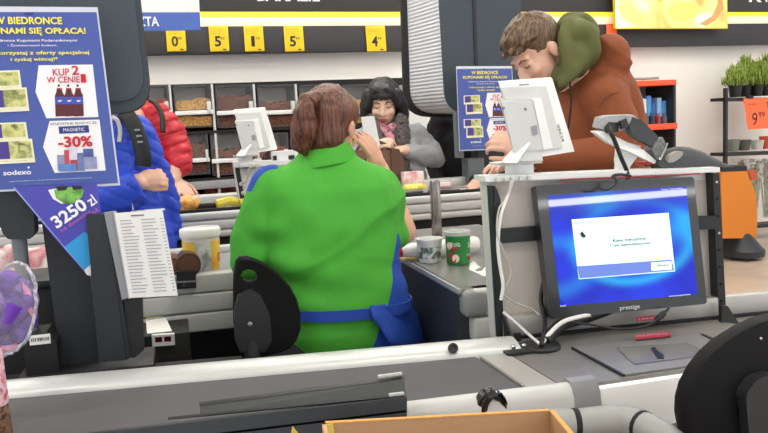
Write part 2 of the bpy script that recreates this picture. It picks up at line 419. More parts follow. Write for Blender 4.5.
for x in (92, 169.5, 211.8, 253.7, 295.7, 338, 381):
    g = G(); q = W(x, 84, .33); g.obox((q.x - .008, q.y, 0), WX * .016, ZV * q.z, WN * .05); build(g, 'upright', m_lgrey, R)
g = G(); q = W(408, 84, .35); q2 = W(426, 84, .35); g.obox((q.x, q.y, 0), WX * ((q2.x - q.x) / WX.x), ZV * q.z, WN * .32, bev=.004); build(g, 'end_panel', m_lgrey, R)
g = G(); q = W(90, 87, .02); g.obox((q.x, q.y, 0), WX * ((W(408, 87).x - W(90, 87).x) / WX.x), ZV * q.z, WN * .01); build(g, 'back_panel', m_void, R)
# bagged nuts on the bottom shelf
for i, (x, c) in enumerate(((176, '#7b3b2e'), (192, '#5d3a2a'), (213, '#a34a3e'), (224, '#8d3c34'), (236, '#b06a62'))):
    g = G(); q = W(x, 205, .12); g.ell((q.x, q.y, z + .09), (.075, .06, .09)); o = build(g, 'nut_bag', ramp_mat('bag_%d' % i, [c, '#3b211a', c], 45, .35, 'voronoi', .3))
    tag(o, 'small bag of reddish nuts on the bottom shelf, %s' % ('leftmost by the red cuff', 'second from the red cuff', 'middle one', 'second from the display panel', 'rightmost by the display panel')[i], 'bag of nuts', 'nut bags on the bottom shelf')
# wire basket of cream bags between display and cashier
g = G(); q = W(290, 150, .62); g.ell((q.x, q.y, q.z), (.09, .05, .16)); g.ell((q.x - .06, q.y, q.z - .04), (.06, .05, .1))

# ------------------------------------------------------------------ orange-edged shelf, right
R = thing('promotion_shelf', W(650, 170, .3), 'dark shelf with orange edge strips and small packs behind the man', 'shelf'); R.location.z = 0
m_or = mat('orange_strip', '#e8542a', .5, var=.08, scale=30)
g = G(); wbox(g, 618, 80.5, 676.5, 86, .45, .4, .003); build(g, 'top_board', m_or, R)
g = G(); wbox(g, 618, 124.5, 677.5, 130.5, .45, .4, .003); build(g, 'lower_board', m_or, R)
g = G(); wbox(g, 618, 86, 676, 124.5, .06, .03); build(g, 'back_panel', m_mgrey, R)
for x in (618.5, 673.5): g = G(); q = W(x, 81, .44); g.obox((q.x, q.y, 0), WX * .025, ZV * q.z, WN * .38); build(g, 'side_panel', m_blackm, R)
for y in (160, 195): g = G(); wbox(g, 620, y, 674, y + 5, .42, .36); build(g, 'shelf_board', m_void, R)
cols = ['#3f7cc0', '#c8473c', '#e8ecf0', '#4a90d0', '#355f9e', '#8fb6dc', '#4d8fd0', '#3470b8']
for i in range(8):
    x = 632 + i * 5.1; h = (24, 19, 26, 29, 22, 27, 24, 20)[i]
    a = W(x, 124.5, .34); b = W(x + 4.6, 124.5 - h, .34); g = G(); g.obox(a, WX * (b.x - a.x), ZV * (b.z - a.z), WN * .1, bev=.01)
    o = build(g, 'small_pack', mat('pack_%d' % i, cols[i], .4, var=.3, scale=25))
    tag(o, 'small %s pack on the orange-edged shelf, %s from the left' % (('blue', 'red', 'white', 'bright blue', 'dark blue', 'pale blue', 'mid blue', 'deep blue')[i], ('first', 'second', 'third', 'fourth', 'fifth', 'sixth', 'seventh', 'eighth')[i]), 'pack', 'packs on the orange-edged shelf')
for i in range(6):
    x = 634 + i * 6; a = W(x, 124.5, .42); g = G(); g.lathe(a, [(.0, 0), (.026, 0), (.028, .07), (.015, .085), (.014, .1), (0, .1)], 10); o = build(g, 'small_bottle', mat('bottle_%d' % (i % 3), ('#2c2f3a', '#8a3038', '#4a4f5c')[i % 3], .25))
    tag(o, 'tiny dark bottle, %s from the left in the front row of the orange-edged shelf' % ('first', 'second', 'third', 'fourth', 'fifth', 'sixth')[i], 'bottle', 'bottles on the orange-edged shelf')
for i, (x0, x1) in enumerate(((628, 641), (641, 659))):
    g = G(); a = W(x0, 79.5 - i, .3); b = W(x1, 77 + i * .5, .38); a.z = b.z = W(640, 80.4, .3).z + .012 ; g.tube([a, b], .012); o = build(g, 'grey_rod', m_mgrey)
    tag(o, ('short' , 'long')[i] + ' grey rod lying on top of the orange-edged shelf', 'rod')

# ------------------------------------------------------------------ plant rack at the right edge
R = thing('plant_rack', W(750, 150, .35), 'black wire plant rack against the back wall at the right edge', 'rack'); R.location.z = 0
q0 = W(725.5, 88, .5); q1 = W(800, 88, .5)
for q in (q0, q1): g = G(); g.obox((q.x, q.y, 0), WX * .03, ZV * q0.z, WN * .03); build(g, 'post', m_blackm, R)
for y, mm in ((97, m_blackm), (152, m_blackm), (226, m_blackm)):
    z = W(740, y, .5).z; g = G(); g.obox((q0.x, q0.y, z - .03), q1 - q0, ZV * .03, WN * .19); build(g, 'shelf_board', mm, R)
def conifer(x, top_y, base_y, off, label, s=1):
    z0 = W(740, 97, .5).z + .0015; b = W(x, base_y, off); b.z = z0
    R = thing('potted_conifer', b, label, 'potted plant', 'potted conifers on the rack')
    g = G(); g.lathe(b, [(0, 0), (.05 * s, 0), (.065 * s, .1), (.07 * s, .1), (.07 * s, .115), (.055 * s, .115), (.0, .1)], 16); build(g, 'pot', m_black, R)
    H = W(x, top_y, off).z - b.z - .1; g = G(); rng = random.Random(int(x * 3))
    for i in range(300):
        a = rng.uniform(0, 6.283); h = rng.uniform(0, 1) ** 1.1; r = .115 * s * (1 - h) ** .6 * rng.uniform(.4, 1) + .008
        p = b + Vector((math.cos(a) * r, math.sin(a) * r, .1 + h * H * .85)); d = Vector((math.cos(a) * .35, math.sin(a) * .35, 1)).normalized() * rng.uniform(.05, .1)
        sd = Vector((-math.sin(a), math.cos(a), 0)) * .008
        g.rings([[p - sd, p + sd, p + Vector((math.cos(a), math.sin(a), 0)) * .008], [p + d - sd * .1, p + d + sd * .1, p + d + Vector((math.cos(a), math.sin(a), 0)) * .0008]])
    build(g, 'foliage', ramp_mat('conifer_green', ['#4f6a24', '#86a040', '#a8b858', '#66822f'], 30, .7, 'noise'), R, angle=180)
    g = G(); g.tube([b + ZV * .08, b + ZV * (.1 + H * .7)], .008, 6); build(g, 'trunk', mat('bark', '#5a4630', .9), R)
conifer(735, 68, 92, .42, 'short potted conifer at the left end of the plant rack', .95); conifer(745.5, 57, 92, .3, 'tall potted conifer in the middle of the rack', 1.05)
conifer(757, 62, 92, .36, 'bushy potted conifer at the back behind the price card', .95); conifer(766, 56, 92, .36, 'potted conifer cut by the right edge of the photo', 1.1)
Rc = thing('price_card', W(755, 131, .53), 'bright orange price card reading nine ninety-nine on the plant rack', 'price card')
g = G(); g.poly([W(743.5, 98.5, .53), W(790, 97, .53), W(790, 127, .53), W(748, 129.5, .53)], WN * .004); build(g, 'card', mat('orange_card', '#ff6a3c', .6, var=.04, em=.05), Rc)
text('9', Rc, m_ink, FW, W(752, 125.5, .532), W(757.5, 112.5, .532)); text('99', Rc, m_ink, FW, W(758.5, 117.5, .532), W(764.8, 111.5, .532))
text('TANIEJ', Rc, mat('dark_red_ink', '#a02a10', .6), FW, W(746, 106, .532), W(756, 103, .532)); text('T', Rc, m_ink, FW, W(766, 108, .532), W(769, 102, .532))
g = G(); q = W(751, 98.8, .535); g.obox(q - WX * .03, WX * .06, ZV * .03, WN * .03); build(g, 'clip', m_black, Rc)
for i, (x, c, h, l) in enumerate(((733, '#7d8076', .11, 'grey zinc pot at the left of the middle shelf'), (744, '#5d5a54', .1, 'dark clay pot in the middle of the shelf'), (757, '#d8d4cc', .09, 'pale pot under the orange price card'), (766, '#d95a3a', .12, 'terracotta red pot at the right edge'))):
    b = W(x, 150, .35); b.z = W(740, 152, .5).z + .001; g = G(); g.lathe(b, [(0, 0), (.05, 0), (.065, h), (.055, h), (.045, .02), (0, .02)], 16); o = build(g, 'flower_pot', mat('pot_%d' % i, c, .6, var=.2)); tag(o, l, 'flower pot', 'pots on the rack')
# wrapped bouquets standing on the rack's lower shelf
zb = W(740, 226, .5).z + .001
for i, (x, l) in enumerate(((741, 'cellophane wrapped bouquet with green stems beside the orange panel'), (754, 'second wrapped bouquet with pale blossoms, nearer the right edge'), (766, 'wrapped bouquet cut off by the right edge of the photo'))):
    b = W(x, 224, .3); b.z = zb; R = thing('wrapped_bouquet', b, l, 'bouquet', 'wrapped bouquets on the plant rack')
    H = W(x, 160, .3).z - zb; rng = random.Random(i + 40)
    g = G()
    for k in range(26):
        a = rng.uniform(0, 6.283); r = rng.uniform(.01, .055); e = b + Vector((math.cos(a) * r, math.sin(a) * r, H * rng.uniform(.6, .95))); g.tube([b + Vector((math.cos(a) * .015, math.sin(a) * .015, .02)), e], .005, 5)
        g.ell(e, (.014, .014, .02), u=6, v=4)
    build(g, 'stems', ramp_mat('stem_green', ['#3f5530', '#7c8a55', '#a6ad86'], 20, .7, 'noise'), R)
    g = G()
    for k in range(14):
        a = rng.uniform(0, 6.283); r = rng.uniform(.01, .055); g.ell(b + Vector((math.cos(a) * r, math.sin(a) * r, H * rng.uniform(.7, 1.0))), (.02, .02, .018), u=7, v=5)
    build(g, 'blossoms', ramp_mat('blossom', ['#cfc6b8', '#9a9186', '#e6dfd2'], 25, .7, 'noise'), R)
    g = G(); seg = 22; R0 = []
    for h, r in ((0, .03), (.35, .04), (.7, .065), (1, .08)): R0.append([b + Vector((math.cos(6.283 * k / seg) * r * (1 + .15 * (k % 2)), math.sin(6.283 * k / seg) * r * (1 + .15 * (k % 2)), .01 + h * H)) for k in range(seg)])
    g.rings(R0, cap=False); build(g, 'cellophane', mat('cellophane', '#f2f2f2', .08, alpha=.22, var=0), R, angle=10)

# orange upright machine body on a dark foot
b = PZ(741, 258, 0); D_ = b.y
R = thing('cleaning_machine', (b.x, b.y, 0), 'orange upright box on a dark grey floor foot beside the plant rack', 'machine')
pl = lambda x, y: P(x, y, D_ - .12)
g = G(); g.poly([pl(721, 172), pl(748, 171), pl(756, 195), pl(757.5, 222), pl(756, 238), pl(723, 238.5)], Vector((0, .3, 0)), bev=.02); build(g, 'orange_body', mat('orange_plastic', '#d07a1c', .45, var=.08, scale=3), R)
g = G(); g.poly([pl(747, 170), pl(757, 170), pl(758, 180), pl(750, 180)], Vector((0, .2, 0)), bev=.01); build(g, 'top_cap', mat('rust_red_plastic', '#b2532c', .5), R)
g = G(); g.poly([pl(722, 166), pl(747, 166), pl(747, 171), pl(722, 171.5)], Vector((0, .25, 0)), bev=.01); build(g, 'handle', m_black, R)
g = G(); h = P(740, 243, D_).z; g.slab((b.x - .0, b.y, 0), (1, 0, 0), (0, 1, 0), ZV, [(.015, .1, .14, 0, 0), (.03, .16, .2, 0, 0), (.08, .165, .2, 0, 0), (h * .8, .14, .17, 0, 0), (h + .1, .08, .12, -.04, 0)]); build(g, 'foot', m_dark, R)
for s in (-1, 1): g = G(); g.lathe((b.x + s * .08, b.y - .02, .04), [(0, -.02), (.04, -.02), (.04, .02), (0, .02)], 14, axis=(1, 0, 0)); build(g, 'wheel', m_black, R)
# ================================================================== NEAR LANE (the closed till)
R = thing('checkout_counter', (.4, 1.5, 0), 'near checkout counter of the closed till with a dark belt and steel deck', 'checkout counter')
LD = Vector((1, -.115, 0)).normalized()
def laneY(x, Y0): return Y0 - .115 * (x - .4)
# body under the deck
g = G(); g.poly([(-.75, 1.40, 0), (-.75, 1.80, 0), (2.1, 1.50, 0), (2.1, 1.36, 0)], (0, 0, .76)); build(g, 'cabinet', m_mgrey, R)
# belt
g = G(); g.poly([(-.75, 1.395, .76), (-.75, 1.76, .76), (.601, 1.60, .76), (.609, 1.322, .76)], (0, 0, .038), bev=.006); build(g, 'conveyor_belt', m_belt, R)
# far rail: rounded extruded profile
def extr(name, sec, x0, x1, slope, Yx0, m, par, bev=0):
    a = [Vector((x0, Yx0 + dy, z)) for dy, z in sec]; d = Vector((x1 - x0, slope * (x1 - x0), 0))
    g = G(); g.rings([a, [p + d for p in a]]); return build(g, name, m, par, angle=50)
sec = [(.0, .74), (.0, .80), (-.004, .812), (-.014, .82), (-.03, .822), (-.055, .816), (-.07, .808), (-.076, .80), (-.077, .787), (-.075, .786), (-.075, .783), (-.077, .782), (-.077, .765), (-.072, .74)]
extr('far_rail', sec, -.75, .70, -.121, 1.808, m_rail, R)
q = PL(452, 348, (-.75, 1.808 - .062, 0), (.121, 1, 0)); g = G(); g.lathe((q.x, q.y - .004, q.z), [(0, .0), (.011, .0), (.011, .008), (.006, .008), (.006, .004), (0, .004)], 16, axis=(-.1, -1, .5)); build(g, 'rail_plug', m_black, R)
# steel deck: seam plate, main plate, scanner plate and window
g = G(); g.poly([(.604, 1.60, .77), (.613, 1.322, .77), (.676, 1.318, .77), (.667, 1.592, .77)], (0, 0, .030), bev=.002); build(g, 'seam_plate', m_steel, R)
g = G(); g.poly([(.669, 1.592, .77), (.678, 1.318, .77), (2.1, 1.325, .77), (2.1, 1.56, .77), (.705, 1.675, .77)], (0, 0, .0285), bev=.002); build(g, 'deck_plate', mat('worn_steel', '#8c8984', .42, .35, var=.15, scale=7, stretch=(3, 14, 3)), R)
zz = .7995
def Zp(x, y, z=zz): return PZ(x, y, z)
g = G(); g.poly([Zp(571.9, 348.5), Zp(700.5, 335.0), Zp(752, 357.7), Zp(624, 376.3)], (0, 0, .003), bev=.001); build(g, 'scale_plate', mat('scale_steel', '#94918c', .4, .35, var=.12, scale=6), R)
g = G(); g.poly([Zp(616.5, 347.8, .8035), Zp(687, 343.2, .8035), Zp(712, 354.5, .8035), Zp(634, 364.5, .8035)], (0, 0, .0012)); build(g, 'scanner_window', mat('scanner_glass', '#8c8b86', .16, var=.25, scale=8, coat=1), R)
g = G(); g.poly([Zp(651, 348, .8055), Zp(655, 347.4, .8055), Zp(662, 358, .8055), Zp(658, 359, .8055)], (0, 0, .001)); g.poly([Zp(656, 351, .8058), Zp(663, 354, .8058), Zp(664, 359, .8058), Zp(657, 356, .8058)], (0, 0, .001)); build(g, 'scanner_mark', m_black, R)
g = G(); g.poly([Zp(700.5, 334.6, .803), Zp(703.5, 334.2, .803), Zp(756, 357, .803), Zp(752, 357.7, .803)], (0, 0, .0015)); build(g, 'plate_groove', m_black, R); g = G(); g.poly([Zp(571, 348.6, .8), Zp(572.6, 348.4, .8), Zp(625.2, 376.0, .8), Zp(622.6, 376.5, .8)], (0, 0, .0036)); build(g, 'plate_groove', m_black, R)
# backsplash below the panel
e0, e1 = Vector((.705, 1.668, .795)), Vector((2.1, 1.55, .795))
g = G(); g.obox(e0, e1 - e0, ZV * .055, (0, .03, 0), bev=.004); build(g, 'backsplash', m_steel, R)
g = G(); g.obox(e0 + Vector((0, -.012, .003)), e1 - e0, ZV * .007, (0, .014, 0)); build(g, 'seam_strip', m_void, R)
for (a, b, c, d, s) in ((635.5, 335.2, 671, 340.0, 'PROMOCJA'), (636, 316.3, 664, 321.5, 'UWAGA')):
    pa = Zp(a, d, .806) if b > 330 else A(a, d, 1.62); 
    if b > 330: U = (Zp(c, 336.4, .806) - Zp(a, d, .806)); V = Zp(a, b, .806) - pa
    else: U = A(c, 318.6, 1.61) - A(a, d, 1.61); V = A(a, b + 1, 1.61) - A(a, d, 1.61); pa = A(a, d, 1.61)
    N = U.cross(V).normalized(); g = G(); g.obox(pa, U, V, N * .0012); build(g, 'red_sticker', mat('sticker_red', '#a83244', .4, var=.1), R)
    un = U.normalized(); vn = (V - un * V.dot(un)).normalized()
    text(s, R, mat('pink_ink', '#f0b4bc', .6), (un, vn, un.cross(vn)), pa + U * .08 + V * .25, pa + U * .92 + V * .75, depth=.0022)
# near bumper, white apron, tube corner
extr('near_bumper', [(.0, .70), (.0, .795), (-.006, .804), (-.02, .806), (-.03, .80), (-.038, .785), (-.042, .76), (-.044, .735), (-.042, .70)], -.75, .69, -.0535, 1.416, m_lgrey, R)
g = G(); g.obox((.742, 1.300, .70), (1.34, .0, 0), (0, 0, .094), (0, .02, 0), bev=.004); build(g, 'white_apron', mat('bright_white_panel', '#fbfbf9', .35, var=.01), R)
pa = [P(579, 388, 1.29), P(590, 384, 1.285)]
extr('bumper_joint', [(.012, .69), (.012, .80), (-.004, .812), (-.024, .81), (-.036, .79), (-.042, .76), (-.042, .69)], .688, .742, -.05, 1.338, m_mgrey, R)
tp = [P(545, 424, 1.18), P(578, 424, 1.17), P(606, 421, 1.16), P(628, 422, 1.14), P(648, 429, 1.10), P(674, 445, 1.05), P(704, 466, 1.0)]
g = G(); g.tube(spline(tp, 6), .026, 16); build(g, 'corner_tube', mat('tube_grey', '#989995', .4, var=.05), R)
for q in (spline(tp, 6)[4], spline(tp, 6)[22]):
    pass
sp = spline(tp, 6); g = G(); g.tube(sp[5:7], .0270, 16); build(g, 'tube_joint', m_void, R); g = G(); g.tube(sp[22:24], .0270, 16); build(g, 'tube_joint', m_void, R)
g = G(); g.box((.98, 1.265, .55), (.8, .23, .03)); build(g, 'under_shelf', m_mgrey, R); 
q = sp[20]; g = G(); g.obox((q.x - .015, q.y - .015, 0), (.03, 0, 0), (0, .03, 0), (0, 0, q.z - .02)); build(g, 'tube_support', m_mgrey, R)
# the ledge the carton and stand parts rest on
g = G(); g.box((-.08, 1.13, .53), (1.3, .46, .03)); build(g, 'service_ledge', m_mgrey, R)
for x in (-.69, .53): g = G(); g.box((x, .95, .2575), (.05, .05, .515)); build(g, 'ledge_leg', m_mgrey, R)
# rear shelf behind the rail (carries the lane post)
g = G(); g.poly([(-.75, 1.83, .72), (-.75, 2.06, .72), (.12, 1.94, .72), (.12, 1.73, .72)], (0, 0, .035)); build(g, 'rear_shelf', m_void, R)
# black loop cable gland on the near bumper
c = P(487, 409, 1.335)
g = G(); pts = [c + Vector((math.cos(t) * .022, -.012, math.sin(t) * .036)) for t in np.linspace(-.3, math.pi + .3, 15)]; g.tube(pts, .011, 10)
g.tube([p + Vector((.006, -.008, -.002)) for p in pts], .008, 8); o = build(g, 'cable_loop', mat('glossy_black', '#0c0c0d', .12, coat=.6)); tag(o, 'glossy black cable loop on the near bumper behind the cardboard box', 'cable')

# dark channel profile lying on the belt edge
R = thing('metal_channel', (0, 1.36, .8), 'long dark grey metal channel lying along the near belt edge', 'metal profile')
def chan(name, py, Ys, xr, x0, m):
    pts = [A(xr, y, Y) for y, Y in zip(py, Ys)]; d = Vector((x0 - pts[0].x, -.06 * (x0 - pts[0].x), 0)); g = G(); g.rings([pts, [p + d for p in pts]]); build(g, name, m, R, angle=25)
chan('front_profile', (395, 397, 410, 411.5, 412.5, 440, 440, 395.5), (1.275, 1.252, 1.245, 1.255, 1.24, 1.222, 1.25, 1.285), 407, -.72, m_dark)
def skew(name, pr_, pl_, m):
    g = G(); g.rings([[A(x, y, Y) for x, y, Y in pr_], [A(x, y, Y) for x, y, Y in pl_]]); build(g, name, m, R, angle=25)
skew('back_plate', [(404, 376.5, 1.305), (404, 378.5, 1.295), (406, 396, 1.270), (406, 397, 1.285)], [(200, 403.5, 1.33), (200, 405.5, 1.32), (200, 416, 1.298), (200, 417, 1.31)], mat('charcoal_metal', '#3c3f41', .5, .2, var=.06))
skew('back_lip', [(405, 375.3, 1.303), (405, 375.3, 1.312), (405, 378.5, 1.31), (405, 378.5, 1.294)], [(199, 402.3, 1.328), (199, 402.3, 1.337), (199, 405.5, 1.335), (199, 405.5, 1.319)], m_black)
skew('slot_liner', [(390, 395.2, 1.266), (390, 397.2, 1.262), (390, 398.2, 1.266), (390, 396.5, 1.272)], [(168, 417, 1.285), (168, 419, 1.281), (168, 420, 1.285), (168, 418, 1.291)], m_black)
for i, (x0, y0) in enumerate(((382, 379.6), (390, 378.5), (398, 377.4), (393, 395.2), (400, 394.4))):
    p = A(x0, y0 - 3.6 if i < 3 else y0 - .8, 1.302 if i < 3 else 1.262); g = G(); g.box(p, (.014, .006, .004)); build(g, 'clip', m_lgrey, R)
sk = thing('x', (0, 0, 0), 'x', 'x'); bpy.data.objects.remove(sk)

# cardboard box in front
R = thing('cardboard_box', (0.36, .98, .545), 'open kraft cardboard box at the bottom of the photo', 'box')
bl = P(326, 424, 1.10); brr = P(550, 411.5, 1.10); fr_ = P(600, 438, .93)
ztop = (bl.z + brr.z) / 2
def wallq(a, b, z0, th, nm, mm=m_kraft):
    g = G(); a0 = Vector((a.x, a.y, z0)); b0 = Vector((b.x, b.y, z0)); d = (b0 - a0).normalized(); n = Vector((-d.y, d.x, 0)) * th
    g.poly([a0, b0, b, a], n); build(g, nm, mm, R)
z0 = .546; fl = Vector((bl.x - .02, .86, bl.z)); frr = Vector((fr_.x - .03, .86, brr.z))
wallq(bl, brr, z0, .006, 'far_side'); wallq(brr, frr, z0, .006, 'right_side'); wallq(frr, fl, z0, .006, 'near_side'); wallq(fl, bl, z0, .006, 'left_side')
g = G(); g.poly([Vector((p.x, p.y, z0)) for p in (bl, brr, frr, fl)], (0, 0, .004)); build(g, 'bottom', m_kraft, R)
g = G(); g.obox(bl + Vector((0, -.001, 0)), brr - bl, ZV * .002, (0, .008, 0)); g.obox(brr - Vector((.001, 0, 0)), frr - brr, ZV * .002, (.008, 0, 0)); build(g, 'cut_edge', m_kraft2, R)
g = G(); q = P(293, 427, 1.08); g.poly([q, q + Vector((.018, 0, -.03)), q + Vector((-.008, 0, -.03))], (0, .006, 0)); g.poly([bl + Vector((-.0, -.003, 0)), bl + Vector((.01, -.003, .0)), bl + Vector((.012, -.02, -.05)), bl + Vector((-.01, -.02, -.05))], (.0, .004, 0)); build(g, 'torn_flap', mat('torn_card', '#cbb24c', .8, var=.2), R)

# ------------------------------------------------------------------ till panel with its uprights and cable tray
R = thing('counter_partition', A(600, 330, 1.72), 'cream till panel with white top rail standing behind the monitor', 'panel')
def aquad(c, Y, th, bev=0):
    Ys = Y if isinstance(Y, tuple) else (Y,) * 4
    g = G(); g.poly([A(x, y, yy) for (x, y), yy in zip(c, Ys)], Vector((.0, th, 0)), bev); return g
build(aquad([(487, 181), (716, 171), (722, 309), (497, 337)], 1.70, .05, .004), 'panel_board', m_offw, R)
build(aquad([(485, 176.5), (720, 167.2), (720, 172), (486, 182)], 1.665, .075, .004), 'top_rail', m_white, R)
build(aquad([(487, 182), (532, 180), (716, 172), (716.3, 180), (532, 188.5), (487.5, 189.5)], 1.692, .012), 'upper_strip', m_white, R)
build(aquad([(486.5, 180), (490.2, 180), (499.5, 338), (495, 338)], 1.69, .03, .002), 'edge_profile', m_lgrey, R)
g = aquad([(489.8, 186), (495.5, 186), (505, 338), (499, 338)], 1.672, .02); g.poly([A(x, y, 1.668) for x, y in ((494, 186), (497, 189), (500.5, 199), (501.5, 214), (500, 226), (495, 230))], Vector((0, .02, 0))); build(g, 'left_upright', m_blackm, R)
build(aquad([(713, 173), (719.5, 173), (727, 330), (719.5, 331)], 1.66, .03, .002), 'right_upright', m_blackm, R)
for i in range(9):
    y = 182 + i * 17; q = A(716.2 + (y - 173) * .045, y, 1.659); g = G(); g.lathe(q, [(0, -.001), (.003, -.001), (.003, .002), (0, .002)], 8, axis=(0, -1, 0)); build(g, 'screw', m_lgrey if i in (0, 3) else m_void, R)
build(aquad([(500, 229.5), (545, 226), (545, 240), (501, 243.5)], 1.672, .02, .002), 'cross_bar', m_blackm, R)
build(aquad([(696, 217), (716, 216), (717, 229), (697, 230)], 1.655, .02, .002), 'cross_bar', m_blackm, R)
# feet
g = G(); a = A(502, 312, 1.655); b = A(505, 348, 1.645); c = A(517, 351, 1.60); g.poly([a, b, c], (.006, 0, 0)); g.poly([A(508, 334, 1.640), A(521, 333, 1.640), A(521, 349, 1.638), A(508, 350, 1.638)], (0, .006, 0)); q = PZ(518, 350, .803); g.box((q.x, q.y + .01, .803), (.07, .07, .006), bev=.002); build(g, 'foot_bracket', m_blackm, R)
for dx in (-.01, .016): g = G(); g.lathe((q.x + dx, q.y + .004, .806), [(0, 0), (.006, 0), (.006, .006), (.004, .008), (0, .008)], 8); build(g, 'bolt', m_chrome, R)
g = G(); q = A(731, 330, 1.61); g.poly([A(722, 306, 1.63), A(728, 306, 1.63), A(744, 331, 1.58), A(721, 331, 1.62)], (0, .01, 0)); g.box((q.x, q.y - .005, q.z), (.08, .07, .006), bev=.002); build(g, 'foot_bracket', m_blackm, R)
g = G(); g.lathe((q.x - .01, q.y - .015, q.z), [(0, 0), (.012, 0), (.012, .008), (.006, .014), (0, .014)], 10); build(g, 'bolt', m_chrome, R)
# cable tray clips along the top rail
for x in (497, 506, 513, 521, 529): g = G(); p = A(x, 179.5 - (x - 497) * .04, 1.660); g.box(p, (.010, .012, .012), bev=.003); build(g, 'cable_clip', m_lgrey, R)
# cables down the panel
def cable(name, pts, r, m, label, cat='cable'):
    g = G(); g.tube(spline(pts, 8), r, 8); o = build(g, name, m); return tag(o, label, cat)
cab_g = mat('grey_cable_sheath', '#b9b5ad', .5); cab_w = mat('white_cable_sheath', '#e6e4df', .5)
cable('power_cable', [A(512, 181, 1.655), A(508, 195, 1.665), A(501, 215, 1.655), A(498, 240, 1.652), A(499.5, 262, 1.652), A(503, 285, 1.652), A(501, 300, 1.652)], .0042, cab_w, 'thick white cable running down the left edge of the till panel')
cable('signal_cable', [A(510, 181, 1.655), A(506, 198, 1.665), A(499, 209, 1.655), A(497, 232, 1.648), A(504, 252, 1.65), A(511, 270, 1.655), A(506, 288, 1.652)], .002, cab_g, 'thin grey cable looping beside the left upright')
cable('data_cable', [A(502, 294, 1.652), A(515, 303, 1.655), A(532, 309, 1.65), A(539, 315, 1.64)], .0022, cab_g, 'thin grey cable crossing towards the monitor foot')
cable('white_lead', [A(503, 312, 1.652), A(515, 322, 1.64), A(527, 333, 1.62), PZ(541, 345, .812)], .0035, cab_w, 'white lead slanting down to the monitor foot')
cable('red_lead', [A(560, 180.0, 1.657), A(600, 178, 1.657), A(650, 176.8, 1.655), A(700, 173.5, 1.652)], .0018, mat('red_sheath', '#a03038', .5), 'thin red lead running along the top rail')

R0_ = [o for o in SC.objects if o.name == 'counter_partition'][0]; R0_['kind'] = 'thing'
# ------------------------------------------------------------------ monitor
R = thing('monitor', PZ(541, 347, .802), 'black monitor with a blue screen and a white message window', 'monitor')
YT, YB = 1.645, 1.60
c = [A(536, 186, YT), A(693, 177.3, YT), A(706.5, 303, YB), A(551.5, 318.5, YB)]
N = (c[1] - c[0]).cross(c[3] - c[0]).normalized()
if N.y > 0: N = -N
def onmon(x, y, d=0): return PL(x, y, c[0] + N * d, N)
g = G(); g.poly([onmon(536, 187), onmon(538, 185.4), onmon(692, 176.8), onmon(694, 178.5), onmon(707, 302), onmon(705, 304), onmon(553, 319), onmon(551, 317.5)], -N * .035, bev=.003); build(g, 'casing', mat('monitor_black', '#131417', .3, var=.15, coat=.3), R)
g = G(); g.obox(onmon(575, 205) - N * .035, onmon(670, 200) - onmon(575, 205), onmon(585, 295) - onmon(575, 205), -N * .025, bev=.01); build(g, 'back_cover', m_black, R)
S = [(547.5, 195.5), (686, 185.8), (697.6, 294.3), (560.5, 306)]
M = bpy.data.materials.new('screen_picture'); M.use_nodes = True; nt = M.node_tree; NN = nt.nodes; Lk = nt.links; bs = NN['Principled BSDF']
bs.inputs['Base Color'].default_value = (.01, .01, .015, 1); bs.inputs['Roughness'].default_value = .02; bs.inputs['Specular IOR Level'].default_value = .26
tc = NN.new('ShaderNodeTexCoord'); at = NN.new('ShaderNodeAttribute'); at.attribute_name = 'uv_screen'
def math_(op, a, b=None, cl=False):
    n = NN.new('ShaderNodeMath'); n.operation = op; n.use_clamp = cl
    for i, v in enumerate((a, b)):
        if v is None: continue
        if isinstance(v, (int, float)): n.inputs[i].default_value = v
        else: Lk.new(v, n.inputs[i])
    return n.outputs[0]
sx = NN.new('ShaderNodeSeparateXYZ'); Lk.new(at.outputs['Vector'], sx.inputs[0]); X_, Y_ = sx.outputs[0], sx.outputs[1]
def dist(cx, cy, ax=1., ay=1.):
    dx = math_('MULTIPLY', math_('SUBTRACT', X_, cx), ax); dy = math_('MULTIPLY', math_('SUBTRACT', Y_, cy), ay)
    return math_('SQRT', math_('ADD', math_('MULTIPLY', dx, dx), math_('MULTIPLY', dy, dy)))
def ringglow(cx, cy, r, wd, ax=1, ay=1): 
    d = math_('DIVIDE', math_('SUBTRACT', dist(cx, cy, ax, ay), r), wd); return math_('POWER', 2.718, math_('MULTIPLY', math_('MULTIPLY', d, d), -1.0))
g1 = ringglow(.56, .50, .42, .05, 1, 1.15); g1 = math_('MULTIPLY', g1, math_('SUBTRACT', 1.05, Y_, True))
g2 = ringglow(.95, .58, .0, .15); g3 = ringglow(.34, .93, .0, .13); g4 = ringglow(.0, .35, .22, .07)
gl = math_('ADD', math_('ADD', g1, math_('MULTIPLY', g2, .9)), math_('ADD', math_('MULTIPLY', g3, .7), math_('MULTIPLY', g4, .35)), True)
nz = NN.new('ShaderNodeTexNoise'); nz.inputs['Scale'].default_value = 2.5; Lk.new(at.outputs['Vector'], nz.inputs['Vector'])
r0 = NN.new('ShaderNodeValToRGB'); r0.color_ramp.elements[0].color = lin('#0c1ec8'); r0.color_ramp.elements[1].color = lin('#1c3cf4'); r0.color_ramp.elements[0].position = .35; r0.color_ramp.elements[1].position = .65; Lk.new(nz.outputs['Fac'], r0.inputs[0])
mx = NN.new('ShaderNodeMix'); mx.data_type = 'RGBA'; Lk.new(gl, mx.inputs[0]); Lk.new(r0.outputs[0], mx.inputs[6]); mx.inputs[7].default_value = lin('#22b4ff')
up = math_('MULTIPLY', math_('SUBTRACT', Y_, .72), 2.2, True)
mx2 = NN.new('ShaderNodeMix'); mx2.data_type = 'RGBA'; Lk.new(up, mx2.inputs[0]); Lk.new(mx.outputs[2], mx2.inputs[6]); mx2.inputs[7].default_value = lin('#4a5ab0')
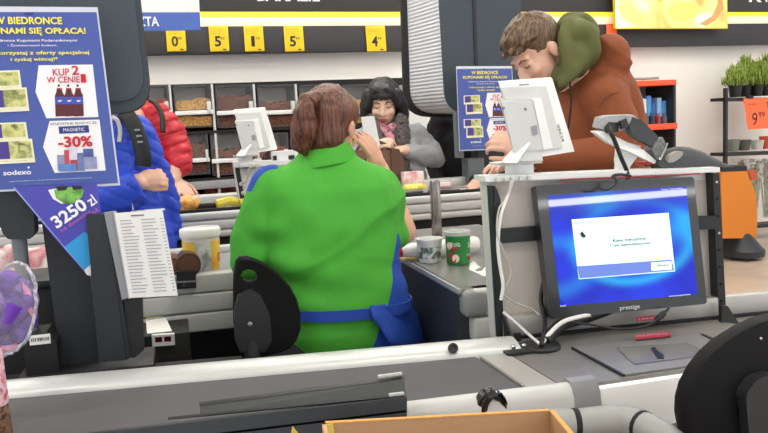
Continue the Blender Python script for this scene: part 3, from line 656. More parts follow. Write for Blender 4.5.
Lk.new(mx2.outputs[2], bs.inputs['Emission Color']); bs.inputs['Emission Strength'].default_value = .74
g = G(); pts = [onmon(x, y, .0005) for x, y in S]; vs = [g.bm.verts.new(p) for p in pts]; g.bm.faces.new(vs[::-1])
n_ = 1; me = bpy.data.meshes.new('screen'); bmesh.ops.subdivide_edges(g.bm, edges=g.bm.edges[:], cuts=12, use_grid_fill=True); bmesh.ops.recalc_face_normals(g.bm, faces=g.bm.faces); g.bm.to_mesh(me); g.bm.free()
U = pts[1] - pts[0]; V = pts[0] - pts[3]; at_ = me.attributes.new('uv_screen', 'FLOAT_VECTOR', 'POINT')
Un, Vn = U / U.length_squared, V / V.length_squared
at_.data.foreach_set('vector', [k for v in me.vertices for k in ((v.co - pts[3]).dot(Un), (v.co - pts[3]).dot(Vn), 0)])
if me.polygons[0].normal.dot(N) < 0: me.flip_normals()
finish(me, 'screen', M, R)
em_w = mat('window_white', '#d6f2f4', .3, em=.5, var=.02); em_b = mat('window_footer', '#5a74c4', .3, em=.4, var=.1, scale=3)
def mq(px, d, m, name): g = G(); g.poly([onmon(x, y, d) for x, y in px], N * .0006); return build(g, name, m, R)
mq([(571.5, 219.5), (668.5, 212.8), (675, 271.3), (578.8, 279.3)], .001, mat('window_border', '#cfe4f6', .3, em=.5), 'message_window')
mq([(572.6, 220.3), (667.8, 213.6), (671.3, 259.0), (577, 265.8)], .0022, em_w, 'message_area')
mq([(577.3, 266.3), (671.5, 259.6), (674, 270.3), (579.6, 278.4)], .0022, em_b, 'message_footer')
mq([(651, 262.7), (671, 261.2), (671.8, 269.3), (651.6, 270.8)], .0033, mat('button_white', '#e8f6f8', .3, em=.55), 'button')
Um = (onmon(668, 212.8) - onmon(571.5, 219.5)).normalized(); Fm = (Um, N.cross(Um), N)
ink_s = mat('screen_grey_text', '#1c2a32', .5)
text('Kasa nieczynna', R, ink_s, Fm, onmon(613, 243.0, .0035), onmon(645.6, 236.6, .0035), bold=.02); text('Tryb zabezpieczony', R, ink_s, Fm, onmon(609.2, 247.8, .0035), onmon(650.3, 241.3, .0035), bold=.02)
text('Status kasy', R, ink_s, Fm, onmon(574, 224.6, .0035), onmon(592, 220.6, .0035)); text('Odblokuj', R, mat('screen_dark_text', '#4a5458', .5), Fm, onmon(654.2, 267.6, .0045), onmon(668.2, 263.2, .0045), bold=.02)
mq([(580, 233.5), (582, 231), (584.3, 233.8), (586.2, 236.5), (583.5, 238), (581, 236.3)], .0035, ink_s, 'warning_icon')
text('Kasa 4  tryb online', R, mat('screen_white_text', '#dfe6ff', .5, em=.7), Fm, onmon(661.5, 190.4, .002), onmon(682, 187.4, .002)); text('wersja oprogramowania', R, mat('screen_white_text', '#dfe6ff'), Fm, onmon(669, 297.2, .002), onmon(690.5, 293.6, .002))
text('START', R, mat('screen_white_text', '#dfe6ff'), Fm, onmon(560.2, 307.0, .002), onmon(566, 305.0, .002))
text('prestige', R, mat('silver_ink', '#c9ccd2', .4), Fm, onmon(620, 311.3, .002), onmon(639.5, 304.3, .002), bold=.01)
q = PZ(541, 347.5, .80); g = G(); g.lathe((q.x, q.y, .80), [(0, 0), (.043, 0), (.044, .004), (.04, .009), (.015, .012), (0, .012)], 28); build(g, 'base', m_black, R)
g = G(); g.tube(spline([Vector((q.x + .01, q.y, .81)), A(552, 333, 1.60), A(566, 323, 1.62), A(590, 316, 1.635), A(620, 300, 1.66), A(625, 260, 1.675)], 6), [.014] * 31, 10); build(g, 'neck', m_black, R)
cable('monitor_cable', [PZ(541, 346, .813), A(545, 322, 1.615), A(541, 300, 1.655), A(544, 280, 1.668)], .005, m_black, 'black cable rising from the monitor foot behind the screen edge')
cable('silver_cable', [Vector((q.x, q.y - .006, .812)), A(553, 330, 1.585), A(566, 320.5, 1.59), A(590, 314.5, 1.605)], .005, cab_w, 'pale cable curving along the monitor neck')
R2 = thing('usb_lead', A(600, 325, 1.58), 'black lead with a moulded plug hanging under the monitor', 'cable')
g = G(); g.tube(spline([A(565, 321, 1.60), A(590, 324.5, 1.575), A(620, 329, 1.57), A(645, 326, 1.57), A(657, 320, 1.575)], 8), .0026, 8); build(g, 'lead', m_black, R2)
g = G(); g.tube([A(656, 320.5, 1.575), A(658.5, 317.8, 1.575), A(663.5, 313.5, 1.577), A(665, 312, 1.578)], [.006, .007, .007, .004], 8); build(g, 'plug', m_black, R2)
g = G(); g.tube([A(665, 312.3, 1.578), A(669, 308, 1.58)], .003, 8); build(g, 'strain_relief', m_black, R2)

# ------------------------------------------------------------------ customer display on the top rail (seen from behind)
def display(px, py, s, fn, Yb, label, group):
    """px,py: pixel of the reference (498,83) corner for the near one"""
    T = lambda x, y, d=0: fn(px + (x - 498) * s, py + (y - 83) * s, Yb + d)
    R = thing('customer_display', T(524, 172, .04), label, 'display', group)
    N = None
    k = 1 if s > .8 else 2.0
    sl = lambda pts, th, nm, mm, bev: (lambda g: build(g.poly(pts, Vector((.3, 1, .25)).normalized() * th, bev=bev), nm, mm, R))(G())
    # bezel slab: back face tilted
    sl([T(499, 83, .03), T(552.5, 79, .07), T(574.5, 151.5, .03), T(521, 160, -.01)], .028, 'screen_case', m_white, .004)
    sl([T(501.5, 88, .022), T(546, 86, .052), T(563, 148, .02), T(520, 153, -.012)], .02, 'back_step', m_lgrey, .003)
    sl([T(501, 102, -.005), T(533.5, 101, .015), T(544, 150, .0), T(514, 152, -.035)], .05, 'rear_housing', mat('housing_grey', '#c2c4c3', .45, var=.04), .006)
    sl([T(533.5, 100.5, .012), T(541.5, 98.5, .03), T(553, 148, .01), T(544, 150, -.002)], .03, 'side_cover', m_white, .002)
    for x, y in ((503.5, 108), (525.5, 109)): g = G(); p = T(x, y, -.014); g.ell(p, .004, u=8, v=6); build(g, 'screw', m_mgrey, R)
    g = G(); g.poly([T(529, 127, -.003), T(537, 125, -.003), T(538, 134, -.006), T(531, 136, -.006)], (0, .004, 0)); build(g, 'port_cover', m_mgrey, R)
    g = G(); g.poly([T(517, 148, -.02), T(530.5, 143.5, -.02), T(517, 163, -.05), T(504, 163, -.05)], (0, .012, .006), bev=.002); build(g, 'support_flap', m_white, R)
    g = G(); g.poly([T(530, 144, -.01), T(541, 146, -.0), T(543, 161, .0), T(519, 163, -.03)], (0, .05, 0), bev=.002); build(g, 'hinge_block', m_lgrey, R)
    g = G(); g.poly([T(498.5, 163, -.05), T(541, 160, -.03), T(543, 163, .03), T(501, 166, -.04)], (0, .06, 0), bev=.002); build(g, 'tray', m_white, R)
    c = T(519.5, 174.5, .04); r = .034 * (1 if s > .8 else 1.0); h = T(519.5, 164, .04).z - c.z; g = G(); g.lathe(c, [(0, 0), (r, 0), (r, h), (0, h)], 18); build(g, 'pedestal', m_white, R)
    if s > .8:
        U = (T(560, 140, .0) - T(553, 118, .01)).normalized(); V = Vector((1, .2, .1)); V = (V - U * V.dot(U)).normalized()
        text('WINCOR', R, m_ink, (U, V, U.cross(V)), T(555.5, 125, -.012), T(561, 143, -.016) + V * .006, depth=.003, bold=.03)
        g = G(); g.obox(T(521, 85.6, .004), T(529, 85, .01) - T(521, 85.6, .004), ZV * .003, (0, .01, 0)); build(g, 'vent_mark', m_mgrey, R)
display(498, 83, 1, A, 1.70, 'white customer display seen from behind on the near till panel', 'customer displays')

# card terminal on its stem
R['kind'] = 'thing'
R = thing('card_terminal', A(618, 172, 1.75), 'grey and white card payment terminal on a stem above the monitor', 'card terminal')
T = lambda x, y, d=0: A(x + 5 - (x - 620) * .06, y, 1.72 + d)
g = G(); g.poly([T(614, 140), T(637, 146), T(634, 156), T(626, 166), T(624, 171), T(612.5, 171.5), T(614, 160)], (0, .025, 0), bev=.006); build(g, 'stem', m_white, R)
g = G(); g.poly([T(588.5, 132.5, -.05), T(598, 131, -.03), T(640, 150, -.02), T(655, 162, .0), T(651, 164, .0), T(628, 153, -.04), T(606, 145, -.05)], (0, .03, .004), bev=.004); build(g, 'cradle', m_white, R)
g = G(); g.poly([T(592, 128, -.03), T(595, 118, -.02), T(604, 116, -.01), T(630, 115, .0), T(634, 119, .0), T(628, 128, -.02), T(606, 133, -.04)], (0, .035, .003), bev=.004); build(g, 'hood', m_mgrey, R)
g = G(); g.poly([T(599, 128, -.036), T(604, 122, -.036), T(614, 122.5, -.036), T(613, 132, -.04), T(601, 133, -.045)], (0, .01, 0), bev=.003); build(g, 'cable_socket', m_black, R)
g = G(); g.poly([T(628, 117, -.035), T(637, 120, -.03), T(653, 134, -.01), T(656, 138, -.01), T(649, 147, -.02), T(632, 138, -.04), T(626, 132, -.045), T(624.5, 124, -.045)], (0, .035, .004), bev=.006); build(g, 'handset', mat('terminal_black', '#24272a', .35, var=.1), R)
g = G(); g.poly([T(615, 121, -.048), T(622, 118.5, -.048), T(624, 127, -.05), T(617, 129, -.05)], (0, .012, 0), bev=.003); build(g, 'button_block', m_black, R)
g = G(); g.poly([T(652, 141, -.015), T(660, 137, -.0), T(665, 146, .0), T(662, 156, .0), T(655, 160, -.01), T(649, 150, -.02)], (0, .04, .0), bev=.006); build(g, 'keypad', ramp_mat('keypad_grey', ['#3d4042', '#7a7d7c', '#55585a'], 60, .4, 'noise'), R)
g = G(); g.tube([T(657, 160, -.02), T(665, 143, -.02)], .003, 8); build(g, 'side_clip', m_chrome, R)
cable('terminal_cable', [T(603, 127, -.05), T(605, 133, -.06), T(609, 141, -.058), T(616, 158, -.055), T(622, 171, -.05), T(623, 178, -.06)], .0055, m_black, 'black cable hanging from the card terminal to the top rail')
cable('looped_cable', [T(626, 176, -.105), T(616, 174.5, -.108), T(607, 176, -.11), T(611, 180, -.118), T(609, 185, -.12), T(600, 190, -.122), T(592, 187.5, -.12)], .0032, m_black, 'black cable looping over the top bezel of the monitor')
g = G(); g.obox(T(643, 164.8, -.0), T(656, 164, -.0) - T(643, 164.8, -.0), ZV * .006, (0, .05, 0)); o = build(g, 'red_card', mat('red_card', '#b8323a', .5)); tag(o, 'small red card lying on the top rail by the card terminal', 'card')

# black hood-shaped carrier behind the top rail
R = thing('black_hood', A(695, 167, 1.84), 'dark curved hood with an oval opening on the top rail', 'cover')
T = lambda x, y, d=0: A(x, y, 1.70 + d)
topc = [(660, 161), (667, 156), (676, 149.5), (685, 147.2), (697, 147.6), (708, 151), (720, 157.5), (729, 163.3), (734, 166.4)]
rings = []
for x, y in topc:
    b = T(x, 167.6 - (x - 660) * .0, 0); hgt = T(x, y, 0).z - b.z; rr = []
    for k in range(13):
        t = math.pi * k / 12; rr.append(b + Vector((0, -.0 + .034 * (1 - math.cos(t)), max(hgt, .004) * math.sin(t) + .001 )))
    rings.append(rr)
g = G(); g.rings(rings); build(g, 'shell', mat('hood_grey', '#3b3d40', .55, var=.08), R)
g = G(); ov = []
for k in range(24):
    t = 2 * math.pi * k / 24; dx, dy = math.cos(t) * 9, math.sin(t) * 3.6; a = math.radians(-33); ov.append(T(675.5 + dx * math.cos(a) - dy * math.sin(a), 157 + dx * math.sin(a) + dy * math.cos(a), -.004))
g.poly(ov, (0, .05, 0)); build(g, 'opening', mat('oval_lining', '#9a978f', .6), R)
# ================================================================== LEFT LANE POST with light box, poster, pennant, price list
YP = 1.96
R = thing('lane_post', (P(78, 362, YP).x, YP, .755), 'dark grey lane post with a big rounded light box, at the left', 'lane post', 'lane posts')
pp_ = lambda x, y, d=0: P(x, y, YP + d)
def rounded(pts, r_i, n=6):
    out = []
    m_ = len(pts)
    for i, p in enumerate(pts):
        p = Vector((*p, 0)); r = r_i.get(i, 0)
        if not r: out.append((p.x, p.y)); continue
        a = Vector((*pts[i - 1], 0)); b = Vector((*pts[(i + 1) % m_], 0)); A0 = p + (a - p).normalized() * r; B0 = p + (b - p).normalized() * r
        for k in range(n + 1): t = k / n; q = A0 * (1 - t) ** 2 + p * 2 * t * (1 - t) + B0 * t * t; out.append((q.x, q.y))
    return out
box = rounded([(-60, -60), (133, -60), (152.5, 112), (-60, 120)], {2: 34})
g = G(); g.poly([pp_(x, y, .06) for x, y in box], (0, .02, 0), bev=.004); build(g, 'front_plate', m_pyl, R)
box2 = rounded([(-58, -60), (130, -60), (148.5, 106), (-58, 114)], {2: 32})
g = G(); g.poly([pp_(x, y, .08) for x, y in box2], (0, .14, 0)); build(g, 'light_band', mat('ribbed_diffuser', '#dcdde0', .5, var=.04), R)
g = G(); g.poly([pp_(x + 1, y + 1, .22) for x, y in box], (0, .02, 0), bev=.004); build(g, 'rear_plate', m_blackm, R)
inner = rounded([(-50, -60), (128, -60), (146, 100), (-50, 108)], {2: 28})
g = G(); g.poly([pp_(48, -60, .055), pp_(128, -60, .055)] + [pp_(x, y, .055) for x, y in inner[2:-1]] + [pp_(50, 104, .055)], (0, .006, 0), bev=.002); build(g, 'face_panel', mat('slate_face', '#3c4650', .5, var=.06, scale=4), R)
# post shaft and base
g = G(); zb = .756
b0 = pp_(61, 362); b1 = pp_(100, 359); b0.z = b1.z = zb; t0 = pp_(28, 120); t1 = pp_(72, 120)
g.rings([[b0, b1, b1 + Vector((0, .06, 0)), b0 + Vector((0, .06, 0))], [t0, t1, t1 + Vector((0, .06, 0)), t0 + Vector((0, .06, 0))]]); build(g, 'shaft', m_dark, R)
c = (b0 + b1) / 2; g = G(); g.box((c.x + .02, YP, zb + .012), (.30, .16, .022), bev=.006); build(g, 'base_plate', m_blackm, R)
# dark device with grey tube, left of the shaft
Rd = thing('scanner_housing', pp_(18, 250, -.03), 'dark boxy housing on a grey tube at the left edge', 'housing'); Rd.location.z = .756
g = G(); g.poly([pp_(x, y, -.04) for x, y in rounded([(-14, 182), (33, 182), (34.5, 234), (30, 239), (8, 239.5), (3, 234), (-10, 200)], {2: 3, 4: 3})], (0, .06, 0), bev=.004); build(g, 'housing', m_dark, Rd)
q = pp_(19, 238, -.01); e = pp_(23, 276, -.01); g = G(); g.tube([q, e, Vector((e.x + .012, e.y, .757))], [.017, .016, .016], 14); build(g, 'tube', mat('tube_grey_metal', '#6f7477', .4, .4), Rd)
g = G(); g.box((e.x + .012, e.y, .761), (.09, .07, .008), bev=.002); build(g, 'foot', m_blackm, Rd)

# ---- poster
YQ = 1.90
PO = P(97, 7, YQ); PN = Vector((.03, -1, 0)).normalized()
def Q(x, y, d=0): return PL(x, y, PO + PN * d, PN)
tl, tr, br, bl = (-45, 6), (97.5, 7.2), (120, 185.2), (-22, 193)
FQ = quadframe(Q(*tl), Q(*tr), Q(tr[0] + 22.5 - 142, 192) )
Uq = (Q(*tr) - Q(*tl)).normalized(); Vq = (Q(*tr) - Q(*br)); Vq = (Vq - Uq * Vq.dot(Uq)).normalized(); Nq = Uq.cross(Vq); FQ = (Uq, Vq, Nq)
R = thing('advertising_poster', Q(97, 7), 'large blue voucher poster on the left lane post', 'poster', 'blue voucher posters')
def qp(pts, d, m, name, label=None):
    g = G(); g.poly([Q(x, y, d) for x, y in pts], Nq * .0004); return build(g, name, m, R)
def qt(s, x0, y0, x1, y1, m, d=.004, bold=.0): return text(s, R, m, FQ, Q(x0, y1, d), Q(x1, y0, d), bold=bold)
g = G(); g.poly([Q(*tl), Q(*tr), Q(*br), Q(*bl)], -Nq * .008); build(g, 'acrylic_sheet', mat('acrylic_edge', '#d5d9e2', .2, var=.02), R)
qp([(-44, 12), (96.5, 12.2), (118, 183), (-22, 191)], .001, m_navy, 'blue_sheet')
qp([(24, 12.2), (34.5, 12.2), (32, 15.2), (26, 15.2)], .002, m_navy2, 'hanging_tab')
qt('W BIEDRONCE', -6, 17, 61.8, 24.2, m_yink, bold=.03); qt('KUPONAMI SI\u0118 OP\u0141ACA!', -27, 27.5, 85.5, 35.6, m_yink, bold=.03)
qt('w Biedronce Kuponami Podarunkowymi', -14, 39, 77, 42.6, m_wink, bold=.01); qt('i \u017bywieniowymi Sodexo.', 8, 43.6, 57, 47, m_wink, bold=.01)
qt('i skorzystaj z oferty specjalnej', -10, 50.5, 89, 56, m_yink, bold=.02); qt('i zyskaj wi\u0119cej!*', 11, 57, 58, 62.2, m_yink, bold=.02)
qp([(38.6, 65.3), (92.7, 64.5), (98.5, 117), (46.5, 118.3), (35.5, 92)], .0018, m_wink, 'white_field'); qp([(49.6, 121), (99.5, 119.5), (105.7, 170.5), (54.8, 173), (43, 147)], .0018, m_wink, 'white_field')
qt('KUP', 53, 68.5, 69, 75.8, m_rink, bold=.01); qt('2', 72, 65.5, 78.6, 75, m_rink, bold=.02); qt('W CENIE', 47, 76.3, 79.5, 83, m_rink, bold=.01); qt('1', 81.2, 74, 85.6, 82.5, m_rink)
mc = mat('cola_brown', '#5a1a22', .4, var=.3, scale=60); mb = mat('label_blue', '#3355b8', .5); mr = mat('cap_red', '#a8283a', .5)
for x in (54.8, 64.2, 73.6):
    x += 0; s = .9
    qp([(x + 2, 88), (x + 7, 88), (x + 7.6, 92), (x + 9.4, 95), (x + 10.2, 116), (x + .8, 116.6), (x + .0, 96), (x + 1.6, 92)], .0026, mc, 'printed_bottle'); qp([(x + .1, 97), (x + 9.4, 96.6), (x + 9.8, 104), (x + .4, 104.4)], .0031, mb, 'printed_label')
    qp([(x + 2.9, 100.4), (x + 4, 98.6), (x + 6, 98.4), (x + 7.4, 100)], .0036, mr, 'printed_roundel'); qp([(x + 2.9, 100.5), (x + 7.4, 100.1), (x + 6.4, 101.4), (x + 3.8, 101.8)], .0036, m_wink, 'printed_roundel'); qp([(x + 2, 88), (x + 7, 88), (x + 7, 89.5), (x + 2, 89.5)], .0031, mr, 'printed_cap')
    qp([(x + 3, 84.6), (x + 5, 84.5), (x + 5, 86.6), (x + 3, 86.7)], .0026, m_ink, 'printed_dot')
qt('WSZYSTKIE S\u0141ODYCZE', 50, 121.4, 96.5, 125.2, m_ink); qp([(58.5, 126.7), (88.5, 125.2), (89.4, 132.4), (59.3, 133.8)], .0026, m_navy2, 'navy_field'); qt('MAGNETIC', 63.5, 127.6, 84.5, 131.6, m_wink, d=.0042)
qt('-30%', 58.5, 135.5, 92, 147.8, m_rink, bold=.03)
for i, (x0, y0, x1, y1, c) in enumerate(((57, 155, 65, 170, '#8c8fb0'), (64, 150, 70, 171, '#c04a58'), (69, 148.5, 77, 165, '#d6d2e2'), (70, 160, 79, 171, '#b03a48'), (77, 153, 84, 171, '#6a7aa8'), (83, 149, 93, 158, '#46569a'), (84, 157, 96.5, 169, '#8f95b8'), (58, 164, 76, 171.5, '#5d84c4'))):
    qp([(x0, y0), (x1, y0 - .3), (x1 + .8, y1 - .3), (x0 + .8, y1)], .0024 + i * .0003, mat('print_%d' % i, c, .5, var=.4, scale=60), 'printed_sweets')
cy = mat('voucher_cream', '#eeeccb', .6, var=.05); cg = ramp_mat('voucher_olive', ['#a9ac62', '#d9d98e', '#8a9050', '#e6e3a4'], 28, .6, 'noise'); cv = mat('voucher_violet', '#4b3a8c', .6, var=.3, scale=20)
def voucher(px, lab, d):
    (a, b, c, e) = px; L = lambda p, q, t: (p[0] + (q[0] - p[0]) * t, p[1] + (q[1] - p[1]) * t)
    qp(px, d, cy, 'printed_voucher')
    i0, i1, i2, i3 = [L(L(a, b, s), L(e, c, s), t) for s, t in ((.06, .08), (.95, .08), (.95, .8), (.06, .8))]
    qp([L(i0, i1, .42), i1, i2, L(i3, i2, .42)], d + .0005, cg, 'printed_artwork'); qp([i0, L(i0, i1, .42), L(i3, i2, .42), i3], d + .0005, cv, 'printed_artwork')
    m1 = L(L(a, b, .12), L(e, c, .12), .9); m2 = L(L(a, b, .8), L(e, c, .8), .88); qt('90000 12345', m1[0], m1[1] - 1.2, m2[0], m2[1] + 1.6, m_ink, d=d + .001)
    m1 = L(L(a, b, .66), L(e, c, .66), .2); qt(lab, m1[0], m1[1] - 1.5, m1[0] + 6, m1[1] + 1.3, m_ink, d=d + .0015)
voucher([(-22, 71.5), (19.5, 70), (22, 88.5), (-20, 91)], '10zl', .0022); voucher([(-16, 89), (26.5, 87.3), (29.4, 110.8), (-13, 113)], '20zl', .0036)
voucher([(-18, 123.5), (26, 122), (28.5, 140), (-16, 143)], '10zl', .0022); voucher([(-10, 140.5), (32, 138.6), (35.5, 162.3), (-8, 164.5)], '20zl', .0036)
qt('sodexo', 3.5, 169.2, 31, 175.5, m_wink, bold=.02); qp([(27.3, 167.4), (28.6, 166.2), (29.9, 167.3), (28.6, 168.8)], .003, m_wink, 'printed_star')
qt('*Oferta obowi\u0105zuje od 1 do 31 przy zakupie kart podarunkowych w kasach', 9, 178.2, 92, 181, m_wink); qt('Regulamin dost\u0119pny w sklepach i na stronie internetowej.', 24, 181.9, 78, 184.4, m_wink)
g = G(); a = Q(20, 60, -.02); g.obox(Q(30, 40, -.009), Q(60, 40, -.009) - Q(30, 40, -.009), Q(66, 90, -.009) - Q(60, 40, -.009), (0, .05, 0)); build(g, 'mounting_block', m_void, R)
poster1 = R
# ---- second poster on the far lane post
R2 = copy_tree(poster1); s_w = (P(513, 66, 3.82) - P(457, 67, 3.82)).length / (Q(*tr) - Q(*tl)).length; s_h = (P(457, 66, 3.82) - P(457, 150.5, 3.82)).length / (Q(97, 7) - Q(120, 185)).length
R2.scale = (s_w, 1, s_h); R2.location = P(511.8, 66, 3.82); R2.rotation_euler = (0, math.radians(.5), 0)
R2['label'] = 'smaller blue voucher poster on the far lane post beside the man'

# ---- triangular pennant
PY = 1.885
pn = lambda x, y, d=0: P(x, y, PY - d)
R = thing('promotional_pennant', pn(85, 287), 'violet pointed pennant offering 3250 zl, hanging under the big poster', 'pennant')
def tp_(pts, d, m, name):
    g = G(); g.poly([pn(x, y, d) for x, y in pts], (0, .0006, 0)); return build(g, name, m, R, angle=10)
tp_([(13, 187), (97, 184), (105, 240), (91, 275), (86, 274), (52, 235)], .004, mat('pennant_violet', '#4b48b0', .45, var=.12, scale=6), 'sheet')
tp_([(63.5, 247.5), (84, 232), (93, 236), (93, 262), (90, 272), (84.5, 270.5)], .0052, mat('pennant_cyan', '#2f9fe0', .45, var=.1), 'cyan_corner'); tp_([(84, 270.5), (91, 264), (91, 276), (87, 275)], .006, m_wink, 'white_tip')
tp_([(13, 187.5), (14.5, 187.2), (52, 232), (86, 272), (84.5, 271)], .0062, mat('pennant_edge', '#9fb0e8', .4), 'bright_edge')
tp_([(48, 190), (56, 188.5), (66, 202), (62, 204), (53, 199)], .0055, m_wink, 'white_swirl'); 
tp_([(54, 190), (60, 187.5), (78, 187), (84, 190), (82, 197), (74, 203), (65, 204), (56, 198)], .0062, ramp_mat('lime_splash', ['#4f8f3a', '#86c95a', '#3c7030'], 30, .5, 'noise'), 'green_splash')
tp_([(56, 186.5), (68, 186), (66, 190), (58, 191)], .007, m_ink, 'dark_blot'); tp_([(72, 186), (82, 186), (81, 189), (73, 190)], .007, m_ink, 'dark_blot')
ang = math.radians(31)
U = Vector((math.cos(ang), 0, math.sin(ang))); V = Vector((-math.sin(ang), 0, math.cos(ang))); FP = (U, V, U.cross(V))
def pt(s, x0, y0, L, H, m, bold=0): a = pn(x0, y0, .008); pxm = (pn(101, 200) - pn(100, 200)).length; text(s, R, m, FP, a, a + U * L * pxm + V * H * pxm, bold=bold)
pt('3250', 57.5, 229, 38, 13.5, m_wink, .03); pt('zl', 91.2, 206.8, 8, 11, m_wink, .01); pt('na dowolny', 63, 233.5, 36, 6, mat('pennant_pink', '#c06ac0', .5))
pt('cel', 89, 218, 12, 5, mat('pennant_pink', '#c06ac0'))

# ---- price list board
R = thing('price_list', P(105, 362, 1.86), 'white price list in a dark holder with a grey spine, left', 'price list'); R.location.z = .757
h = lambda x, y, d=0: P(x, y, 1.86 + d)
def hb(name, px, d, th, m, bev=.002): g = G(); g.poly([h(x, y, d) for x, y in px], (0, th, 0), bev=bev); return build(g, name, m, R)
hb('holder', [(86, 214.5), (106, 214.5), (126, 360), (99, 362)], .0, .05, m_dark); hb('holder_side', [(106, 215), (109, 214), (131, 357), (126.5, 360)], .0, .05, m_blackm)
hb('spine', [(104, 213), (113, 211.5), (129.5, 297), (122, 300)], -.01, .02, mat('spine_grey', '#8f9194', .4), .002); hb('spine', [(113, 211.5), (116, 211.5), (132, 297), (128.5, 299)], -.014, .012, mat('spine_light', '#b8babc', .4), .001)
hb('paper_sheet', [(114.5, 213.2), (162.5, 210), (177.8, 295.5), (129.5, 298)], -.016, .004, m_paper, .0005)
hb('hook', [(132, 203), (134, 208), (133.5, 211.5), (132, 209)], -.012, .002, m_mgrey, 0)
FH = fr((0, -1, 0)); rng = random.Random(3)
hb('clamp', [(124, 299), (142, 297), (144, 350), (134, 358), (130, 357)], .005, .04, m_blackm)
def hl(x, y):  # skewed page coordinates 0..1
    return (116 + 47 * x + 15.3 * y, 213 - 2.7 * x + 84.5 * y)
g = G()
for i in range(23):
    y = .09 + i * .0385
    for x0, x1 in ((.05, .05 + rng.uniform(.2, .36)), (.5, .5 + rng.uniform(.22, .36)), (.9, .96)):
        a, b = hl(x0, y), hl(x1, y); c = hl(x1, y + .010); d = hl(x0, y + .010); g.poly([h(*q, -.0168) for q in (a, b, c, d)], (0, -.0003, 0))
tag(build(g, 'printed_lines', mat('list_ink', '#a6a6ac', .7), R), kind='stuff')
g = G(); g.poly([h(*hl(x, y), -.0168) for x, y in ((.3, .035), (.58, .035), (.58, .05), (.3, .05))], (0, -.0003, 0)); build(g, 'printed_heading', m_inkg, R)
R = thing('till_cabinet', (P(45, 300, 2.2).x, 2.2, 0), 'low black cabinet behind the left lane post', 'cabinet'); a = P(-30, 287, 2.1); b = P(101, 284, 2.1)
g = G(); g.obox((a.x, 2.1, 0), (b.x - a.x, 0, 0), (0, 0, a.z - .02), (0, .2, 0), bev=.006); build(g, 'body', m_void, R)
g = G(); g.obox((a.x - .005, 2.095, a.z - .02), (b.x - a.x + .01, 0, 0), (0, 0, .02), (0, .21, 0), bev=.004); build(g, 'top_board', m_black, R)
# scanner block with barcode sticker on the rear shelf
R = thing('power_supply', P(42, 352, 1.90), 'low black block with a barcode sticker on the shelf, left', 'device'); R.location.z = .755
a = P(26, 352, 1.92); b = P(58, 346, 1.92); z1 = P(40, 332, 1.92).z; zt = max(z1, .80)
g = G(); g.poly([(a.x, 1.90, .7555), (b.x, 1.90, .7555), (b.x, 1.90, zt - .02), (b.x - .02, 1.90, zt), (a.x + .015, 1.90, zt), (a.x, 1.90, zt - .02)], (0, .1, 0), bev=.004); build(g, 'casing', m_black, R)
F0 = fr((0, -1, 0)); k0, k1 = P(30, 345.5, 1.899), P(50, 333.5, 1.899); g = G(); g.obox(k0, (k1.x - k0.x, 0, 0), (0, 0, k1.z - k0.z), (0, -.0006, 0)); build(g, 'sticker', m_paper, R)
g = G(); rng = random.Random(5); x = .08
while x < .9:
    w_ = rng.uniform(.02, .05); g.obox((k0.x + (k1.x - k0.x) * x, 1.8981, k0.z + (k1.z - k0.z) * .35), ((k1.x - k0.x) * w_, 0, 0), (0, 0, (k1.z - k0.z) * .35), (0, -.0003, 0)); x += w_ + rng.uniform(.02, .05)
build(g, 'barcode', m_ink, R)

# ---- wrapped violet plush toys at the left edge
R = thing('wrapped_bouquet', P(8, 352, 1.55), 'clear-wrapped violet bouquet-like pack at the left edge', 'wrapped pack'); R.location.z = .798
c = lambda x, y, d=0: P(x, y, 1.56 + d)
rng = random.Random(9); g = G()
for (x, y, r) in ((8, 285, .022), (20, 292, .022), (28, 300, .018), (6, 300, .02), (16, 308, .022), (26, 318, .02), (10, 325, .024), (2, 318, .022), (20, 332, .018), (6, 340, .018), (-6, 305, .025), (-8, 330, .025)):
    g.ell(c(x, y, rng.uniform(-.02, .02)), (r * 1.1, r * 1.1, r * 1.3))
build(g, 'violet_filling', ramp_mat('violet_pack', ['#4c2488', '#6a38a8', '#341a68', '#9070b8'], 22, .45, 'noise'), R)
g = G(); g.poly([c(22, 283, -.03), c(31, 293, -.03), (c(33, 318, -.03)), c(27, 310, -.03)], (0, .02, 0), bev=.003); g.ell(c(3, 348, -.0), (.03, .02, .012)); build(g, 'pink_ribbon', ramp_mat('pink_film', ['#d0508a', '#e0a0c0', '#b83a70'], 40, .3, 'noise'), R)
g = G(); g.tube([c(8, 322, -.036), c(16, 304, -.036)], [.012, .016], 12); build(g, 'violet_tube', mat('violet_plastic', '#6c38b0', .35, var=.2), R)
fo = [(2, 268), (20, 263), (33, 276), (36, 300), (33, 325), (22, 345), (8, 354), (-14, 356), (-16, 270)]
g = G(); g.poly([c(x, y, -.045) for x, y in fo], (0, .0012, 0)); 
build(g, 'clear_film', mat('wrap_film', '#f0eef4', .06, alpha=.07, var=0, bump=.8, bscale=35), R, angle=10)
g = G(); ed = spline([c(x, y, -.03) for x, y in fo], 5); rim = [p + Vector((rng.uniform(-.0015, .0015), 0, rng.uniform(-.0015, .0015))) for p in ed]; g.tube(rim, .0035, 6); build(g, 'film_edge', ramp_mat('silver_film', ['#d8d4de', '#8f8b98', '#f2f0f4'], 50, .2, 'noise', .5), R)
g = G(); b0 = c(-9, 356); g.tube([c(-6, 345, 0), Vector((b0.x, b0.y, .80))], [.012, .012], 10); build(g, 'stem', mat('stem_wrap', '#b0587a', .4, var=.3), R)
